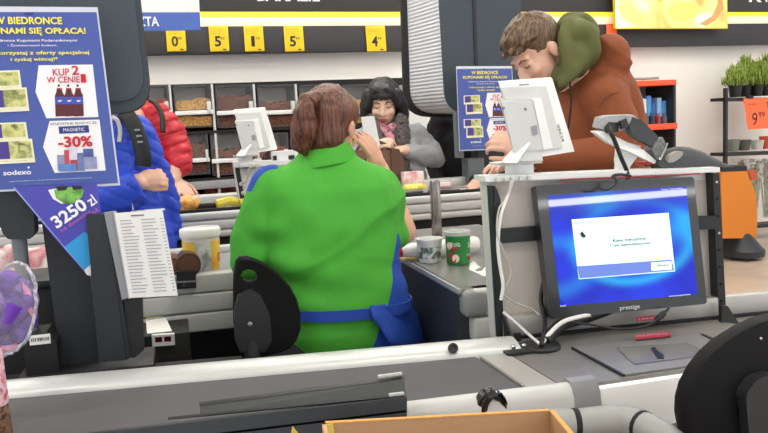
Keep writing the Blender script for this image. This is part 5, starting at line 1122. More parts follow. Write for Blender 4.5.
g = G(); g.poly([f(456, 112, -.08), f(462, 112, -.08), f(464, 158, -.08), f(458, 158, -.08)], (0, .05, 0)); build(g, 'poster_arm', mat('arm_grey', '#6d757c', .5), R)
g = G(); g.poly([f(468, 159, -.12), f(484, 158, -.12), f(486, 210, -.12), f(470, 211, -.12)], (0, .1, 0), bev=.004); build(g, 'side_box', mat('box_grey', '#5a6065', .5), R)
# ================================================================== PEOPLE
def skin_mat(name, hx):
    M_ = mat(name, hx, .5, var=.07, scale=40, bump=.03, bscale=300); b = M_.node_tree.nodes['Principled BSDF']
    b.inputs['Subsurface Weight'].default_value = .12; b.inputs['Subsurface Radius'].default_value = (.01, .004, .002); return M_
def hair_mat(name, cols):
    if name in _M: return _M[name]
    M_ = bpy.data.materials.new(name); M_.use_nodes = True; nt = M_.node_tree; N = nt.nodes; Lk = nt.links; b = N['Principled BSDF']
    tc = N.new('ShaderNodeTexCoord'); mp = N.new('ShaderNodeMapping'); mp.inputs['Scale'].default_value = (110, 110, 5); nz = N.new('ShaderNodeTexNoise'); nz.inputs['Scale'].default_value = 1.6; nz.inputs['Detail'].default_value = 4
    r = N.new('ShaderNodeValToRGB'); r.color_ramp.elements[0].color = lin(cols[0]); r.color_ramp.elements[1].color = lin(cols[1]); r.color_ramp.elements[0].position = .35; r.color_ramp.elements[1].position = .68
    Lk.new(tc.outputs['Object'], mp.inputs[0]); Lk.new(mp.outputs[0], nz.inputs['Vector']); Lk.new(nz.outputs['Fac'], r.inputs[0]); Lk.new(r.outputs[0], b.inputs['Base Color']); b.inputs['Roughness'].default_value = .42
    bp = N.new('ShaderNodeBump'); bp.inputs['Strength'].default_value = .35; bp.inputs['Distance'].default_value = .005; Lk.new(nz.outputs['Fac'], bp.inputs['Height']); Lk.new(bp.outputs[0], b.inputs['Normal'])
    _M[name] = M_; return M_
def headframe(fwd, up=ZV):
    y = Vector(fwd).normalized(); x = y.cross(Vector(up)).normalized(); z = x.cross(y); return x, y, z
def head(g, c, fr3, s=1.0):
    x, y, z = fr3; R = basis(x, y, z); T = lambda a, b, d: Vector(c) + (x * a + y * b + z * d) * s
    E = lambda p, r, rr=R: g.ell(T(*p), tuple(k * s for k in r), rr)
    E((0, -.012, .028), (.074, .092, .088)); E((0, .028, -.03), (.061, .066, .082)); E((0, .05, -.088), (.032, .034, .026)); E((.0, .02, -.075), (.05, .055, .04))
    E((0, .076, .022), (.05, .018, .014))
    for sgn in (-1, 1):
        E((sgn * .034, .066, -.028), (.024, .024, .022)); E((sgn * .03, .076, .002), (.015, .011, .009))
        E((sgn * .077, -.006, -.012), (.008, .018, .030)); E((sgn * .081, -.012, -.004), (.007, .014, .02))
    g.caps([T(0, .09, .006), T(0, .102, -.016), T(0, .108, -.032)], [.008 * s, .010 * s, .0125 * s]); E((-.011, .094, -.036), (.009, .01, .008)); E((.011, .094, -.036), (.009, .01, .008))
    E((0, .088, -.060), (.023, .010, .007)); E((0, .085, -.070), (.02, .010, .008))
    return T
def facial(R_, T, fr3, s, lipm, browm, closed=True):
    x, y, z = fr3; R = basis(x, y, z)
    g = G(); g.ell(T(0, .0925, -.0605), (.021 * s, .008 * s, .0045 * s), R); g.ell(T(0, .0905, -.068), (.018 * s, .008 * s, .005 * s), R); build(g, 'lips', lipm, R_)
    for sg in (-1, 1):
        g = G(); g.tube([T(sg * .014, .093, .021), T(sg * .03, .092, .027), T(sg * .046, .080, .022)], [.003 * s, .0036 * s, .002 * s], 8); build(g, 'eyebrow', browm, R_)
        g = G(); g.tube([T(sg * .017, .086, .001), T(sg * .03, .0885, -.004), T(sg * .044, .081, .001)], [.0014 * s, .0024 * s, .0014 * s], 8); build(g, 'eyelash', browm, R_)
def hand(g, w, d, nrm, curl=(.5, .6, .5), side=1, s=1.0, spread=.05, thumb=(.8, .55, .35)):
    """w wrist, d finger direction, nrm back-of-hand normal, side=+1 thumb on +x (x = d x nrm)"""
    d = Vector(d).normalized(); nrm = Vector(nrm); nrm = (nrm - d * nrm.dot(d)).normalized(); x = d.cross(nrm); w = Vector(w)
    T = lambda a, b, c: w + (x * a + d * b + nrm * c) * s
    R = basis(x, d, nrm)
    g.ell(T(0, .048, 0), (.041 * s, .052 * s, .0155 * s), R); g.ell(T(side * .022, .035, -.008), (.018 * s, .032 * s, .015 * s), R)
    g.caps([T(0, -.01, 0), T(0, .03, 0)], [.026 * s, .025 * s])
    for i, (a, L, r) in enumerate(((.030, .070, .0088), (.010, .078, .0090), (-.011, .072, .0087), (-.030, .056, .0078))):
        p = T(side * a, .088 - .004 * abs(i - 1), .002); ang = 0; q = [p]; rs = [r * s * 1.1]
        for j, l in enumerate((.45, .31, .24)):
            ang += curl[j] * (1 + .12 * i); dd = d * math.cos(ang) - nrm * math.sin(ang) + x * side * (.5 - i / 3) * spread * 2
            p = p + dd.normalized() * L * l * s; q.append(p); rs.append(r * s * (1 - .09 * (j + 1)))
        g.caps(q, rs, seg=10)
    p = T(side * .030, .022, -.006); dv = (x * side * thumb[0] + d * thumb[1] - nrm * thumb[2]).normalized(); p1 = p + dv * .040 * s; dv2 = (x * side * thumb[0] * .35 + d * (thumb[1] + .35) - nrm * thumb[2]).normalized(); p2 = p1 + dv2 * .032 * s
    g.caps([p, p1, p2, p2 + dv2 * .018 * s], [.013 * s, .0112 * s, .0100 * s, .0082 * s], seg=10)
def puff(g, pts, rs, step=.055, depth=.12, seg=20, flat=1):
    pts = spline(pts, 24); n = len(pts); L = [0]
    for i in range(1, n): L.append(L[-1] + (pts[i] - pts[i - 1]).length)
    m_ = len(rs); out = []
    for i in range(n):
        t = L[i] / L[-1] * (m_ - 1); k = min(int(t), m_ - 2); r = rs[k] + (rs[k + 1] - rs[k]) * (t - k)
        out.append(r * (1 - depth + depth * abs(math.sin(math.pi * L[i] / step)) ** .55))
    g.tube(pts, out, seg, flat=flat); return g
def legs(R_, hips, feet, m_tr, m_sh, r=(.095, .065, .055), face=(0, 1, 0)):
    g = G(); h = Vector(hips); f = Vector(face)
    sd = Vector((f.y, -f.x, 0))
    for i, ft in enumerate(feet):
        s = 1 if i else -1; a = h + sd * s * -.08 * 1; ft = Vector(ft); k = (a + ft) / 2 + f * .03; k.z = .5
        g.caps([a, k, ft + ZV * .09], list(r))
    g.ell(h, (.15, .12, .12)); voxel(g, .014, 'trousers', m_tr, R_, 4, .006, 12)
    for ft in feet:
        ft = Vector(ft); g = G(); g.ell(ft + f * .05 + ZV * .045, (.048, .048, .045)); g.ell(ft + f * .11 + ZV * .032, (.045, .05, .032)); g.box(ft + f * .06 + ZV * .012, (.085, .085, .022), bev=.01); g.ell(ft + ZV * .06, (.045, .05, .06)); voxel(g, .008, 'shoe', m_sh, R_, 3)
m_trous = mat('dark_trousers', '#23252b', .8, var=.1); m_shoe = mat('black_shoe', '#1a1a1c', .5)

# ---------------------------------------------------------------- cashier, seated, seen from behind
YK = 2.24
R = thing('person', (.40, 2.24, .0), 'seated cashier in green polo shirt and blue apron seen from behind, hand at her face', 'person')
skin = skin_mat('fair_skin', '#d8a48a')
K = lambda x, y, d=0: P(x, y, YK + d)
hd = K(331, 127, .02); fh = headframe((.62, .74, -.22))
g = G(); T = head(g, hd, fh, .93)
g.caps([T(0, -.02, -.07), K(322, 172, -.0)], [.05, .05])
pelv = Vector((.405, 2.24, .66))
g.caps([K(324, 185), K(335, 240), pelv], [.06, .09, .12])
elR = K(403, 231, .04); wrR = K(381, 169, .13)
g.caps([K(380, 205, .01), elR], [.035, .038]); g.caps([elR, (elR * .45 + wrR * .55), wrR], [.041, .036, .025])
ft_ = K(359, 124, .08)
hand(g, wrR, ft_ - wrR, Vector((.62, -.75, .2)), (.15, .25, .2), side=-1, s=.92, thumb=(.7, .7, .3))
elL = K(246, 262, .0)
g.caps([K(268, 205, 0), elL], [.035, .042]); wl = Vector((.30, 2.52, .92)); g.caps([elL, (elL + wl) / 2, wl], [.042, .036, .026]); hand(g, wl, (.3, 1, -.1), (0, .1, 1), (.3, .4, .3), side=1, s=.92)
for s in (-1, 1): g.caps([pelv + Vector((s * .09, 0, .0)), Vector((.41 + s * .11, 2.6, .57)), Vector((.41 + s * .11, 2.66, .12))], [.08, .055, .04])
voxel(g, .005, 'body', skin, R, 5)
facial(R, T, fh, 1, mat('lip_rose', '#b5655f', .5), mat('brow_brown', '#4a3026', .7))
# green polo
green = mat('polo_green', '#48a832', .8, var=.07, scale=8, bump=.12, bscale=90); blue = mat('apron_blue', '#1d47a8', .75, var=.1, scale=8, bump=.1, bscale=90)
prof = [(352, 286, 412, .15), (335, 284, 412, .155), (312, 282, 408, .155), (290, 276, 404, .155), (265, 268, 398, .15), (240, 264, 396, .145), (218, 262, 396, .135), (200, 258, 398, .12), (188, 258, 396, .115), (178, 264, 388, .10), (170, 275, 376, .088), (162, 287, 362, .078), (154, 297, 350, .068), (149, 300, 347, .064)]
def torso(g, prof, fn, seg=36, e=.8):
    rings = []
    for y, xl, xr, ry in prof:
        a, b = fn(xl, y), fn(xr, y); c = (a + b) / 2; rx = (b - a).length / 2; r = []
        for k in range(seg):
            t = 2 * math.pi * k / seg; ct, st = math.cos(t), math.sin(t); r.append(c + Vector((rx * math.copysign(abs(ct) ** e, ct), ry * math.copysign(abs(st) ** e, st), 0)))
        rings.append(r)
    g.rings(rings)
g = G(); torso(g, prof, K)
g.caps([K(273, 188), K(262, 215, -.0), K(254, 240, .0), K(250, 256, .0)], [.066, .064, .061, .060])
g.caps([K(378, 188), K(385, 206), K(388, 220, .01), K(391, 230, .02)], [.066, .061, .056, .052])
# fold pattern: creases towards the right waist and across the lower back
def folds(co, n):
    p = co - Vector((.40, 2.24, 1.0)); f = 0
    for (ax, az, ph, fr_, am, zc, zw) in ((.35, 1, 0, 46, .0045, -.12, .10), (-.5, 1, 1.3, 40, .004, -.02, .10), (1, .55, .4, 38, .003, .08, .1), (.15, 1, 2, 70, .0035, -.24, .08)):
        f += am * math.sin((p.x * ax + p.z * az) * fr_ + ph + 3 * noise.noise(co * 5)) * math.exp(-((p.z - zc) / zw) ** 2)
    k = 0
    for (ax, az, ph, fr_, zc, zw, am) in ((-.55, 1, .3, 30, .02, .15, .014), (.3, 1, 1.1, 42, -.16, .10, .013), (1, .3, .5, 26, .08, .12, .010)):
        s_ = abs(math.sin(((p.x * ax + p.z * az) * fr_ + ph + 2.2 * noise.noise(co * 3.5 + Vector((ph, 0, 0)))) * .5)); k += am * (1 - s_) ** 3 * math.exp(-((p.z - zc) / zw) ** 2) * max(0, .55 + 1.2 * noise.noise(co * 4 + Vector((0, ph, 4))))
    return 1.6 * f * (.5 + noise.noise(co * 4 + Vector((3, 1, 2)))) + k
o = voxel(g, .008, 'polo_shirt', green, R, 7, .006, 7, folds)
rl = rootloc(R); xc = .40; yoke = K(262, 178, -.01); slv = K(389, 222, .01)
at_ = o.data.attributes.new('panel', 'FLOAT', 'POINT'); vals = []
for v in o.data.vertices:
    c = v.co + rl; ang = math.degrees(math.atan2(c.y - 2.24, c.x - xc)); z = c.z
    d1 = min((ang + 24 + (.99 - z) * 120) * .004, (75 - ang) * .004, .995 - z, (c - slv).length - .088)
    d2 = min(.056 - (c - yoke).length, c.y - 2.20)
    vals.append(max(d1, d2))
at_.data.foreach_set('value', vals)
Mg = green.copy(); Mg.name = 'polo_green_blue_panels'; nt = Mg.node_tree; b_ = nt.nodes['Principled BSDF']; old = b_.inputs['Base Color'].links[0].from_socket
an = nt.nodes.new('ShaderNodeAttribute'); an.attribute_name = 'panel'; gt = nt.nodes.new('ShaderNodeMath'); gt.operation = 'GREATER_THAN'; gt.inputs[1].default_value = 0; nt.links.new(an.outputs['Fac'], gt.inputs[0])
mxp = nt.nodes.new('ShaderNodeMix'); mxp.data_type = 'RGBA'; nt.links.new(gt.outputs[0], mxp.inputs[0]); nt.links.new(old, mxp.inputs[6]); mxp.inputs[7].default_value = lin('#1d47a8'); nt.links.new(mxp.outputs[2], b_.inputs['Base Color'])
o.data.materials[0] = Mg
# collar
g = G(); rr = []
for (y, xl, xr, ry) in ((147, 300, 347, .066), (150, 297, 350, .072), (162, 290, 357, .086), (165, 289, 358, .088), (160, 294, 354, .074), (149, 302, 345, .06)):
    a, b = K(xl, y), K(xr, y); c = (a + b) / 2; rx = (b - a).length / 2; rr.append([c + Vector((rx * math.cos(t), ry * math.sin(t), -.0 + .012 * math.cos(t + .3))) for t in np.linspace(0, 2 * math.pi, 30, endpoint=False)])
g.rings(rr, cap=False, closed=True); build(g, 'collar', green, R)
# apron waistband and side panel
g = G(); rr = []
for (y, grow) in ((307, .004), (307, .010), (317, .011), (317, .004)):
    a, b = K(283, y - 5), K(405, y - 14); c = (a + b) / 2; rx = (b - a).length / 2 + grow; rr.append([c + Vector((rx * math.copysign(abs(math.cos(t)) ** .8, math.cos(t)), (.157 + grow) * math.copysign(abs(math.sin(t)) ** .8, math.sin(t)), (b.z - a.z) / 2 * math.cos(t))) for t in np.linspace(0, 2 * math.pi, 40, endpoint=False)])
g.rings(rr, cap=False, closed=True); build(g, 'apron_band', blue, R)
g = G()
cl = [[K(x, y, d - .045) for x, y, d in row] for row in (((372, 305, -.135), (388, 303, -.10), (402, 300, -.03), (414, 306, .06), (418, 312, .14)), ((374, 316, -.145), (391, 316, -.115), (407, 315, -.04), (419, 320, .05), (423, 324, .14)), ((384, 330, -.15), (398, 331, -.12), (412, 331, -.04), (423, 334, .05), (427, 336, .14)), ((392, 345, -.15), (403, 346, -.12), (415, 346, -.04), (425, 346, .05), (429, 346, .14)))]
for a in range(3):
    for b in range(4):
        g.poly([cl[a][b], cl[a][b + 1], cl[a + 1][b + 1], cl[a + 1][b]], (-.012, .004, 0))
voxel(g, .006, 'apron', blue, R, 6, .004, 14)
# hair with ponytail
hm = hair_mat('auburn_hair', ['#3a1d15', '#7c4a34'])
x, y, z = fh; HR = basis(x, y, z); g = G()
g.ell(T(0, -.020, .034), (.080, .092, .090), HR); g.ell(T(0, -.05, -.03), (.068, .058, .068), HR); g.ell(T(.0, .02, .052), (.074, .072, .066), HR); g.ell(T(-.02, -.045, -.06), (.048, .046, .045), HR)
o = voxel(g, .006, 'hair', hm, R, 4, .003, 22)
g = G(); tieP = K(306, 101, -.07); g.caps([K(314, 98, -.05), tieP, K(303, 114, -.075), K(301, 132, -.07), K(302, 147, -.06), K(305, 155, -.05)], [.024, .022, .026, .026, .020, .008]); g.caps([tieP, K(299, 122, -.06), K(295, 140, -.055), K(294, 150, -.05)], [.016, .02, .016, .006]); g.caps([K(308, 108, -.09), K(311, 128, -.085), K(309, 149, -.07)], [.018, .02, .008])
voxel(g, .006, 'ponytail', hm, R, 3, .005, 30)
g = G(); q = K(307, 99, -.075); g.lathe(q + Vector((.012, 0, -.012)), [(.018, -.006), (.0235, 0), (.018, .006)], 18, axis=(-.5, -.3, -.4)); build(g, 'hair_tie', mat('tie_brown', '#5a2f22', .6), R)
g = G(); q = T(.083, -.006, -.044); g.lathe(q, [(.0, -.003), (.006, 0), (.0, .003)], 10, axis=(1, 0, 0)); g.ell(q - ZV * .008, (.003, .003, .005)); build(g, 'earring', mat('gold', '#d8b050', .25, 1), R)
# trousers and shoes
g = G(); g.ell(pelv, (.19, .15, .10))
for s in (-1, 1): g.caps([pelv + Vector((s * .09, .02, -.01)), Vector((.41 + s * .11, 2.58, .585)), Vector((.41 + s * .11, 2.66, .53)), Vector((.41 + s * .11, 2.66, .12))], [.095, .078, .07, .055])
voxel(g, .012, 'trousers', m_trous, R, 4)
for s in (-1, 1):
    q = Vector((.41 + s * .11, 2.66, 0)); g = G(); g.ell(q + Vector((0, .06, .045)), (.045, .10, .044)); g.box(q + Vector((0, .05, .012)), (.08, .2, .022), bev=.01); voxel(g, .009, 'shoe', m_shoe, R, 3)

# ---------------------------------------------------------------- man in the rust jacket
YM = 2.56
K = lambda x, y, d=0: P(x, y, YM + d)
R = thing('person', (1.66, 2.62, 0), 'young man in a rust brown jacket with olive hood, bending over the counter', 'person')
fh = headframe((-.80, -.20, -.66), (-.45, 0, .9)); hd = K(537, 52, -.0); s_ = 1.03
g = G(); T = head(g, hd, fh, s_); skin2 = skin_mat('pale_skin', '#dcae97')
nk = K(575, 72, .02); g.caps([T(0, -.03, -.06), nk], [.055, .065]); hips = Vector((1.64, 2.62, .93))
g.caps([nk, K(602, 120, .02), hips], [.08, .10, .12])
sh = K(603, 100, -.12); el = K(615, 152, -.18); wr = K(528, 152, -.2)
g.caps([sh, el, (el + wr) / 2, wr], [.05, .042, .036, .027])
hand(g, K(524, 149, -.2), (-1, -.05, .38), Vector((.1, -1, .35)), (.55, .95, .6), side=-1, s=1.0, thumb=(.6, .9, .2))
sh2 = K(590, 92, .16); el2 = K(575, 150, .2); wr2 = K(520, 165, .1); g.caps([sh2, el2, wr2], [.05, .042, .028]); hand(g, wr2, (-1, -.1, .1), (0, 0, 1), (.3, .4, .3), side=1, s=.95)
for s in (-1, 1): g.caps([hips + Vector((s * .08, 0, 0)), Vector((1.65 + s * .1, 2.64, .1))], [.07, .04])
voxel(g, .005, 'body', skin2, R, 5)
facial(R, T, fh, s_, mat('lip_pale', '#c08578', .5), mat('brow_fair', '#7a5a44', .7))
hm = hair_mat('light_brown_hair', ['#3c2a1a', '#7c5e40']); x, y, z = fh; HR = basis(x, y, z)
g = G(); g.ell(T(0, -.022, .042), (.082 * s_, .096 * s_, .088 * s_), HR); g.ell(T(0, .03, .075), (.066, .06, .05), HR); g.ell(T(0, -.06, -.01), (.068, .05, .06), HR); g.ell(T(0, .058, .088), (.05, .03, .028), HR)
rng = random.Random(4)
for i in range(70):
    a = rng.uniform(0, 6.283); e = rng.uniform(.1, 1.35); dv = Vector((math.cos(a) * math.cos(e), math.sin(a) * math.cos(e), math.sin(e))); p = Vector((0, -.005, .05)) + Vector((dv.x * .078, dv.y * .09, dv.z * .083)); q = p + dv * .003 + Vector((0, .022, -.004)); g.caps([T(*p), T(*q)], [.009, .005], seg=6)
voxel(g, .005, 'hair', hm, R, 3, .002, 40)
rust = mat('rust_fabric', '#83431f', .8, var=.1, scale=6, bump=.15, bscale=60); olive = mat('olive_fabric', '#5c6034', .85, var=.12, scale=8, bump=.15, bscale=70)
g = G(); jp = [(262, 575, 640, .16), (235, 570, 641, .165), (200, 560, 641, .165), (170, 552, 640, .165), (145, 548, 639, .165), (120, 550, 637, .165), (100, 556, 633, .17), (85, 563, 627, .165), (72, 572, 622, .14), (58, 578, 616, .11), (46, 586, 610, .07), (40, 594, 602, .03)]
torso(g, jp, lambda x, y: K(x, y, .03), e=.9)
g.ell(K(606, 58, -.01), (.07, .12, .085)); g.ell(K(610, 66, -.04), (.062, .1, .05)); g.caps([K(612, 84, -.05), sh, K(616, 122, -.16), el], [.07, .085, .078, .068]); g.caps([el, K(590, 155, -.19), K(560, 158, -.2), K(545, 158, -.2)], [.066, .058, .05, .044])
g.caps([K(595, 80, .1), sh2, el2, K(535, 162, .14)], [.08, .08, .065, .045])
def mfold(co, n):
    p = co - Vector((1.6, 2.5, 1.2)); return .009 * (1 - abs(math.sin((p.x * .8 + p.z) * 24 + 2.5 * noise.noise(co * 5)))) ** 2.5 * max(0, .4 + 1.3 * noise.noise(co * 5 + Vector((7, 0, 1))))
voxel(g, .009, 'jacket', rust, R, 6, .010, 6, mfold)
g = G(); g.tube(spline([K(618, 92, -.2), K(607, 97, -.21), K(598, 108, -.215)], 5), .002, 6); build(g, 'jacket_seam', mat('rust_dark', '#5f2f16', .8), R)
g = G(); g.tube(spline([K(570, 82, -.17), K(571, 105, -.17), K(568, 130, -.17)], 5), .0035, 6); build(g, 'drawstring', m_void, R)
g = G()
g.caps(spline([K(564, 80, -.10), K(567, 62, -.10), K(566, 46, -.09), K(564, 32, -.07), K(570, 21, -.03), K(582, 19, .02)], 4), [.022] * 21); g.caps(spline([K(562, 24, .08), K(572, 19, .08), K(584, 19, .05), K(592, 29, .0), (K(591, 42, -.05)), K(582, 58, -.09), K(571, 74, -.11), K(563, 82, -.10)], 4), [.024] * 29)
g.ell(K(579, 46, -.02), (.066, .11, .095)); g.ell(K(581, 36, -.05), (.06, .08, .055)); g.ell(K(574, 58, -.05), (.05, .08, .07)); g.ell(K(571, 68, .0), (.045, .11, .05)); g.caps([K(558, 75, -.06), K(560, 82, .05), K(566, 80, .12)], [.034, .036, .04])
def hfold(co, n): return .004 * math.sin(co.x * 50 + co.z * 38 + 3 * noise.noise(co * 6))
voxel(g, .007, 'hood', olive, R, 14, .005, 10, hfold)
legs(R, hips, [(1.56, 2.62, 0), (1.76, 2.68, 0)], m_trous, m_shoe, face=(-.8, -.6, 0))
g = G(); g.box(K(503, 138, -.19), (.012, .006, .05), R=Matrix.Rotation(.3, 3, 'Y'), bev=.003); o = build(g, 'phone', m_black); tag(o, 'dark phone edge held in the curled hand of the man', 'phone')

# ---------------------------------------------------------------- woman with black hair
YW = 4.16
K = lambda x, y, d=0: P(x, y, YW + d)
base = K(392, 150); R = thing('person', (base.x, YW + .05, 0), 'woman with black hair, grey coat, dark fur vest and pink scarf looking down', 'person')
fh = headframe((-.30, -.90, -.26)); hd = K(383.5, 103, -.03); s_ = 1.04; g = G(); T = head(g, hd, fh, s_); nk = K(388, 128, .04); g.caps([T(0, -.03, -.07), nk], [.052, .06])
hips = Vector((base.x + .05, YW + .06, .92)); g.caps([nk, K(395, 160, .06), hips], [.08, .1, .13])
shL, elL, wrL = K(416, 134, .02), K(435, 158, -.04), K(404, 150, -.20); g.caps([shL, elL, wrL], [.045, .04, .026]); hand(g, wrL, (-1, -.15, .05), (.1, -.3, 1), (.35, .5, .4), side=1, s=.95)
shR, elR2, wrR2 = K(362, 138, .02), K(352, 166, -.05), K(370, 147, -.22); g.caps([shR, elR2, wrR2], [.045, .04, .026]); hand(g, wrR2, (.8, -.3, .2), (0, -.6, .8), (.4, .5, .4), side=-1, s=.95)
for s in (-1, 1): g.caps([hips + Vector((s * .08, 0, 0)), Vector((base.x + s * .09, YW + .06, .1))], [.07, .04])
voxel(g, .005, 'body', skin_mat('light_skin', '#e6bfa8'), R, 5)
facial(R, T, fh, s_, mat('lip_red', '#b0605c', .5), mat('brow_black', '#1d1718', .7))
hm = hair_mat('black_hair', ['#0d0c0e', '#2c2a2e']); x, y, z = fh; HR = basis(x, y, z); g = G()
g.ell(T(0, -.025, .045), (.090, .098, .090), HR); g.ell(T(0, .035, .088), (.066, .05, .030), HR)
for sg in (-1, 1): g.caps([T(sg * .075, .02, .05), T(sg * .092, .015, -.0), T(sg * .096, .0, -.06), T(sg * .094, -.01, -.105)], [.030, .032, .034, .026]); g.caps([T(sg * .03, .078, .088), T(sg * .055, .070, .06), T(sg * .076, .05, .0)], [.020, .018, .018])
g.ell(T(0, -.06, -.05), (.1, .06, .09), HR)
for i in range(7): g.caps([T(-.045 + i * .015, .070, .090), T(-.043 + i * .0145, .090, .058), T(-.042 + i * .014, .094, .040)], [.014, .008, .004])
voxel(g, .006, 'hair', hm, R, 2, .005, 26)
grey = mat('grey_wool', '#a6a8aa', .9, var=.12, scale=14, bump=.3, bscale=90); fur = ramp_mat('dark_fur', ['#3a3534', '#6e6663', '#282423'], 60, .95, 'noise', 1.0)
g = G(); torso(g, [(230, 362, 430, .16), (200, 360, 428, .155), (175, 358, 424, .15), (155, 360, 420, .14), (140, 364, 418, .12), (132, 372, 412, .10), (126, 380, 404, .08)], K); g.caps([K(412, 136), shL, elL], [.06, .066, .056]); g.caps([elL, K(420, 155, -.12), K(409, 151, -.18)], [.056, .05, .042]); g.caps([K(368, 138), shR, elR2], [.06, .066, .056]); g.caps([elR2, K(365, 150, -.19)], [.055, .042])
voxel(g, .010, 'coat', grey, R, 5, .012, 14)
g = G(); torso(g, [(215, 366, 412, .17), (185, 366, 410, .17), (160, 367, 408, .165), (142, 370, 408, .145), (130, 374, 408, .125), (122, 380, 404, .10)], lambda x, y: K(x, y, -.015)); g.caps([K(372, 122, -.1), K(378, 140, -.16), K(380, 165, -.17)], [.036, .036, .03]); g.caps([K(401, 121, -.1), K(400, 138, -.15), K(395, 165, -.17)], [.036, .036, .03])
voxel(g, .010, 'fur_vest', fur, R, 3, .014, 28)
g = G(); g.caps([K(379, 126, -.10), K(386, 131, -.15), K(393, 127, -.12)], [.022, .026, .022]); g.caps([K(387, 130, -.17), K(391, 140, -.19), K(389, 147, -.19)], [.022, .022, .014])
voxel(g, .007, 'scarf', ramp_mat('pink_scarf', ['#c05a78', '#e2a8b4', '#7a3a50', '#d8808f'], 26, .8, 'noise'), R, 2, .006, 30)
legs(R, hips, [(base.x - .1, YW + .1, 0), (base.x + .12, YW + .1, 0)], m_trous, m_shoe, face=(0, -1, 0))
# brown handbag on the rail
zr_ = zr; b = P(376, 192, YR + .035); R = thing('handbag', (b.x, YR + .035, zr_ + .001), 'brown leather handbag standing on the rail between cashier and woman', 'handbag')
lea = mat('brown_leather', '#7b5646', .5, var=.12, scale=9, bump=.1, bscale=120); f = lambda x, y, d=0: P(x, y, YR + .03 + d)
zz_ = zr_ + .0015
def hbq(px, d, th, m, nm, bev=.008):
    pts = [f(x, y, d) for x, y in px]; pts = [Vector((p.x, p.y, max(p.z, zz_))) for p in pts]; g = G(); g.poly(pts, (0, th, 0), bev=bev); return build(g, nm, m, R)
hbq([(351, 152), (368, 149), (392, 150), (402, 192), (352, 194)], -.02, .10, lea, 'bag_body')
hbq([(391, 148), (399, 149), (404.5, 160), (405, 192), (393, 193)], -.035, .12, mat('leather_side', '#5f4034', .5, var=.15), 'side_panel')
g = G(); g.tube(spline([f(356, 152, .0), f(362, 143, -.0), f(374, 141, .0), f(385, 144, .0), f(391, 150, .0)], 5), .008, 8); build(g, 'handle', mat('leather_side', ''), R)
hbq([(356, 160), (372, 158), (373, 161), (356, 163)], -.026, .006, mat('leather_side', ''), 'flap_seam', 0)
g = G(); f2 = lambda x, y: P(x, y, YW - .30); g.poly([f2(361, 117), f2(371.5, 116), f2(377.5, 146), f2(366, 148)], (.02, .014, 0), bev=.003); o = build(g, 'white_card_holder', mat('off_white_card', '#dfe0de', .5)); tag(o, 'off-white flat card held up by the dark-haired woman beside the cashier fingers', 'card')

# ---------------------------------------------------------------- person in red puffer jacket
YRd = 4.13; K = lambda x, y, d=0: P(x, y, YRd + d); base = K(146, 150)
R = thing('person', (base.x, YRd, 0), 'person in a red puffer jacket resting a hand on the far rail', 'person')
fh = headframe((-.3, -.9, -.2)); hd = K(128, 82, .02); g = G(); T = head(g, hd, fh); g.caps([T(0, -.02, -.07), K(132, 112, .02)], [.055, .06]); hips = Vector((base.x - .02, YRd + .02, .92)); g.caps([K(134, 116, .02), hips], [.09, .13])
sh, el, wr = K(159, 118, -.02), K(177, 150, -.06), K(175, 180, -.16); g.caps([sh, el, wr], [.045, .042, .028]); hd_w = K(176, 182, -.17); zt_r = zr + .016
hand(g, Vector((hd_w.x, YR + .13, zr + .075)), (.35, -.8, -.5), (.2, -.5, 1), (.1, .3, .3), side=-1, s=1.05)
sh2 = K(108, 118, -.0); el2 = K(95, 160, -.03); wr2 = K(100, 190, -.1); g.caps([sh2, el2, wr2], [.05, .04, .03]); hand(g, wr2, (.2, -.6, -.8), (0, -1, .5), (.3, .4, .3), side=1, s=.95)
for s in (-1, 1): g.caps([hips + Vector((s * .08, 0, 0)), Vector((base.x + s * .09, YRd + .03, .1))], [.07, .04])
voxel(g, .006, 'body', skin2, R, 5); facial(R, T, fh, 1, mat('lip_pale', ''), mat('brow_black', ''))
red = mat('red_nylon', '#c01d30', .42, var=.12, scale=10, bump=.15, bscale=45)
g = G(); puff(g, [K(138, 232), K(138, 190), K(138, 150), K(136, 118)], [.15, .155, .15, .11], .085, .11); puff(g, [K(152, 112), sh, K(172, 134, -.04), el], [.07, .075, .075, .072], .06, .2); puff(g, [el, K(180, 164, -.10), Vector((wr.x, YR + .16, zr + .115))], [.072, .068, .052], .055, .2); puff(g, [K(118, 112), sh2, el2, wr2], [.08, .09, .085, .06], .06, .13)
g.caps([K(126, 114, -.02), K(140, 110, .0), K(147, 110, .04)], [.05, .055, .05])
voxel(g, .007, 'puffer_jacket', red, R, 2, .004, 20, lambda co, n: -.008 * (1 - abs(math.sin((co.z - .25 * abs(co.x + .1)) * math.pi / .058 + 1.2 * noise.noise(co * 6)))) ** 3)
hm = hair_mat('black_hair', []); x, y, z = fh; g = G(); g.ell(T(0, -.02, .04), (.088, .1, .09), basis(*fh)); g.ell(T(0, -.05, -.06), (.08, .06, .1), basis(*fh)); voxel(g, .008, 'hair', hm, R, 3, .005, 30)
g = G(); g.tube(spline([K(150, 100, -.13), K(156, 104, -.14), K(162, 116, -.15), K(163, 132, -.17)], 5), .022, 10, flat=.5); build(g, 'bag_strap', m_black, R)
legs(R, hips, [(base.x - .1, YRd + .06, 0), (base.x + .1, YRd + .06, 0)], m_trous, m_shoe, face=(0, -1, 0))

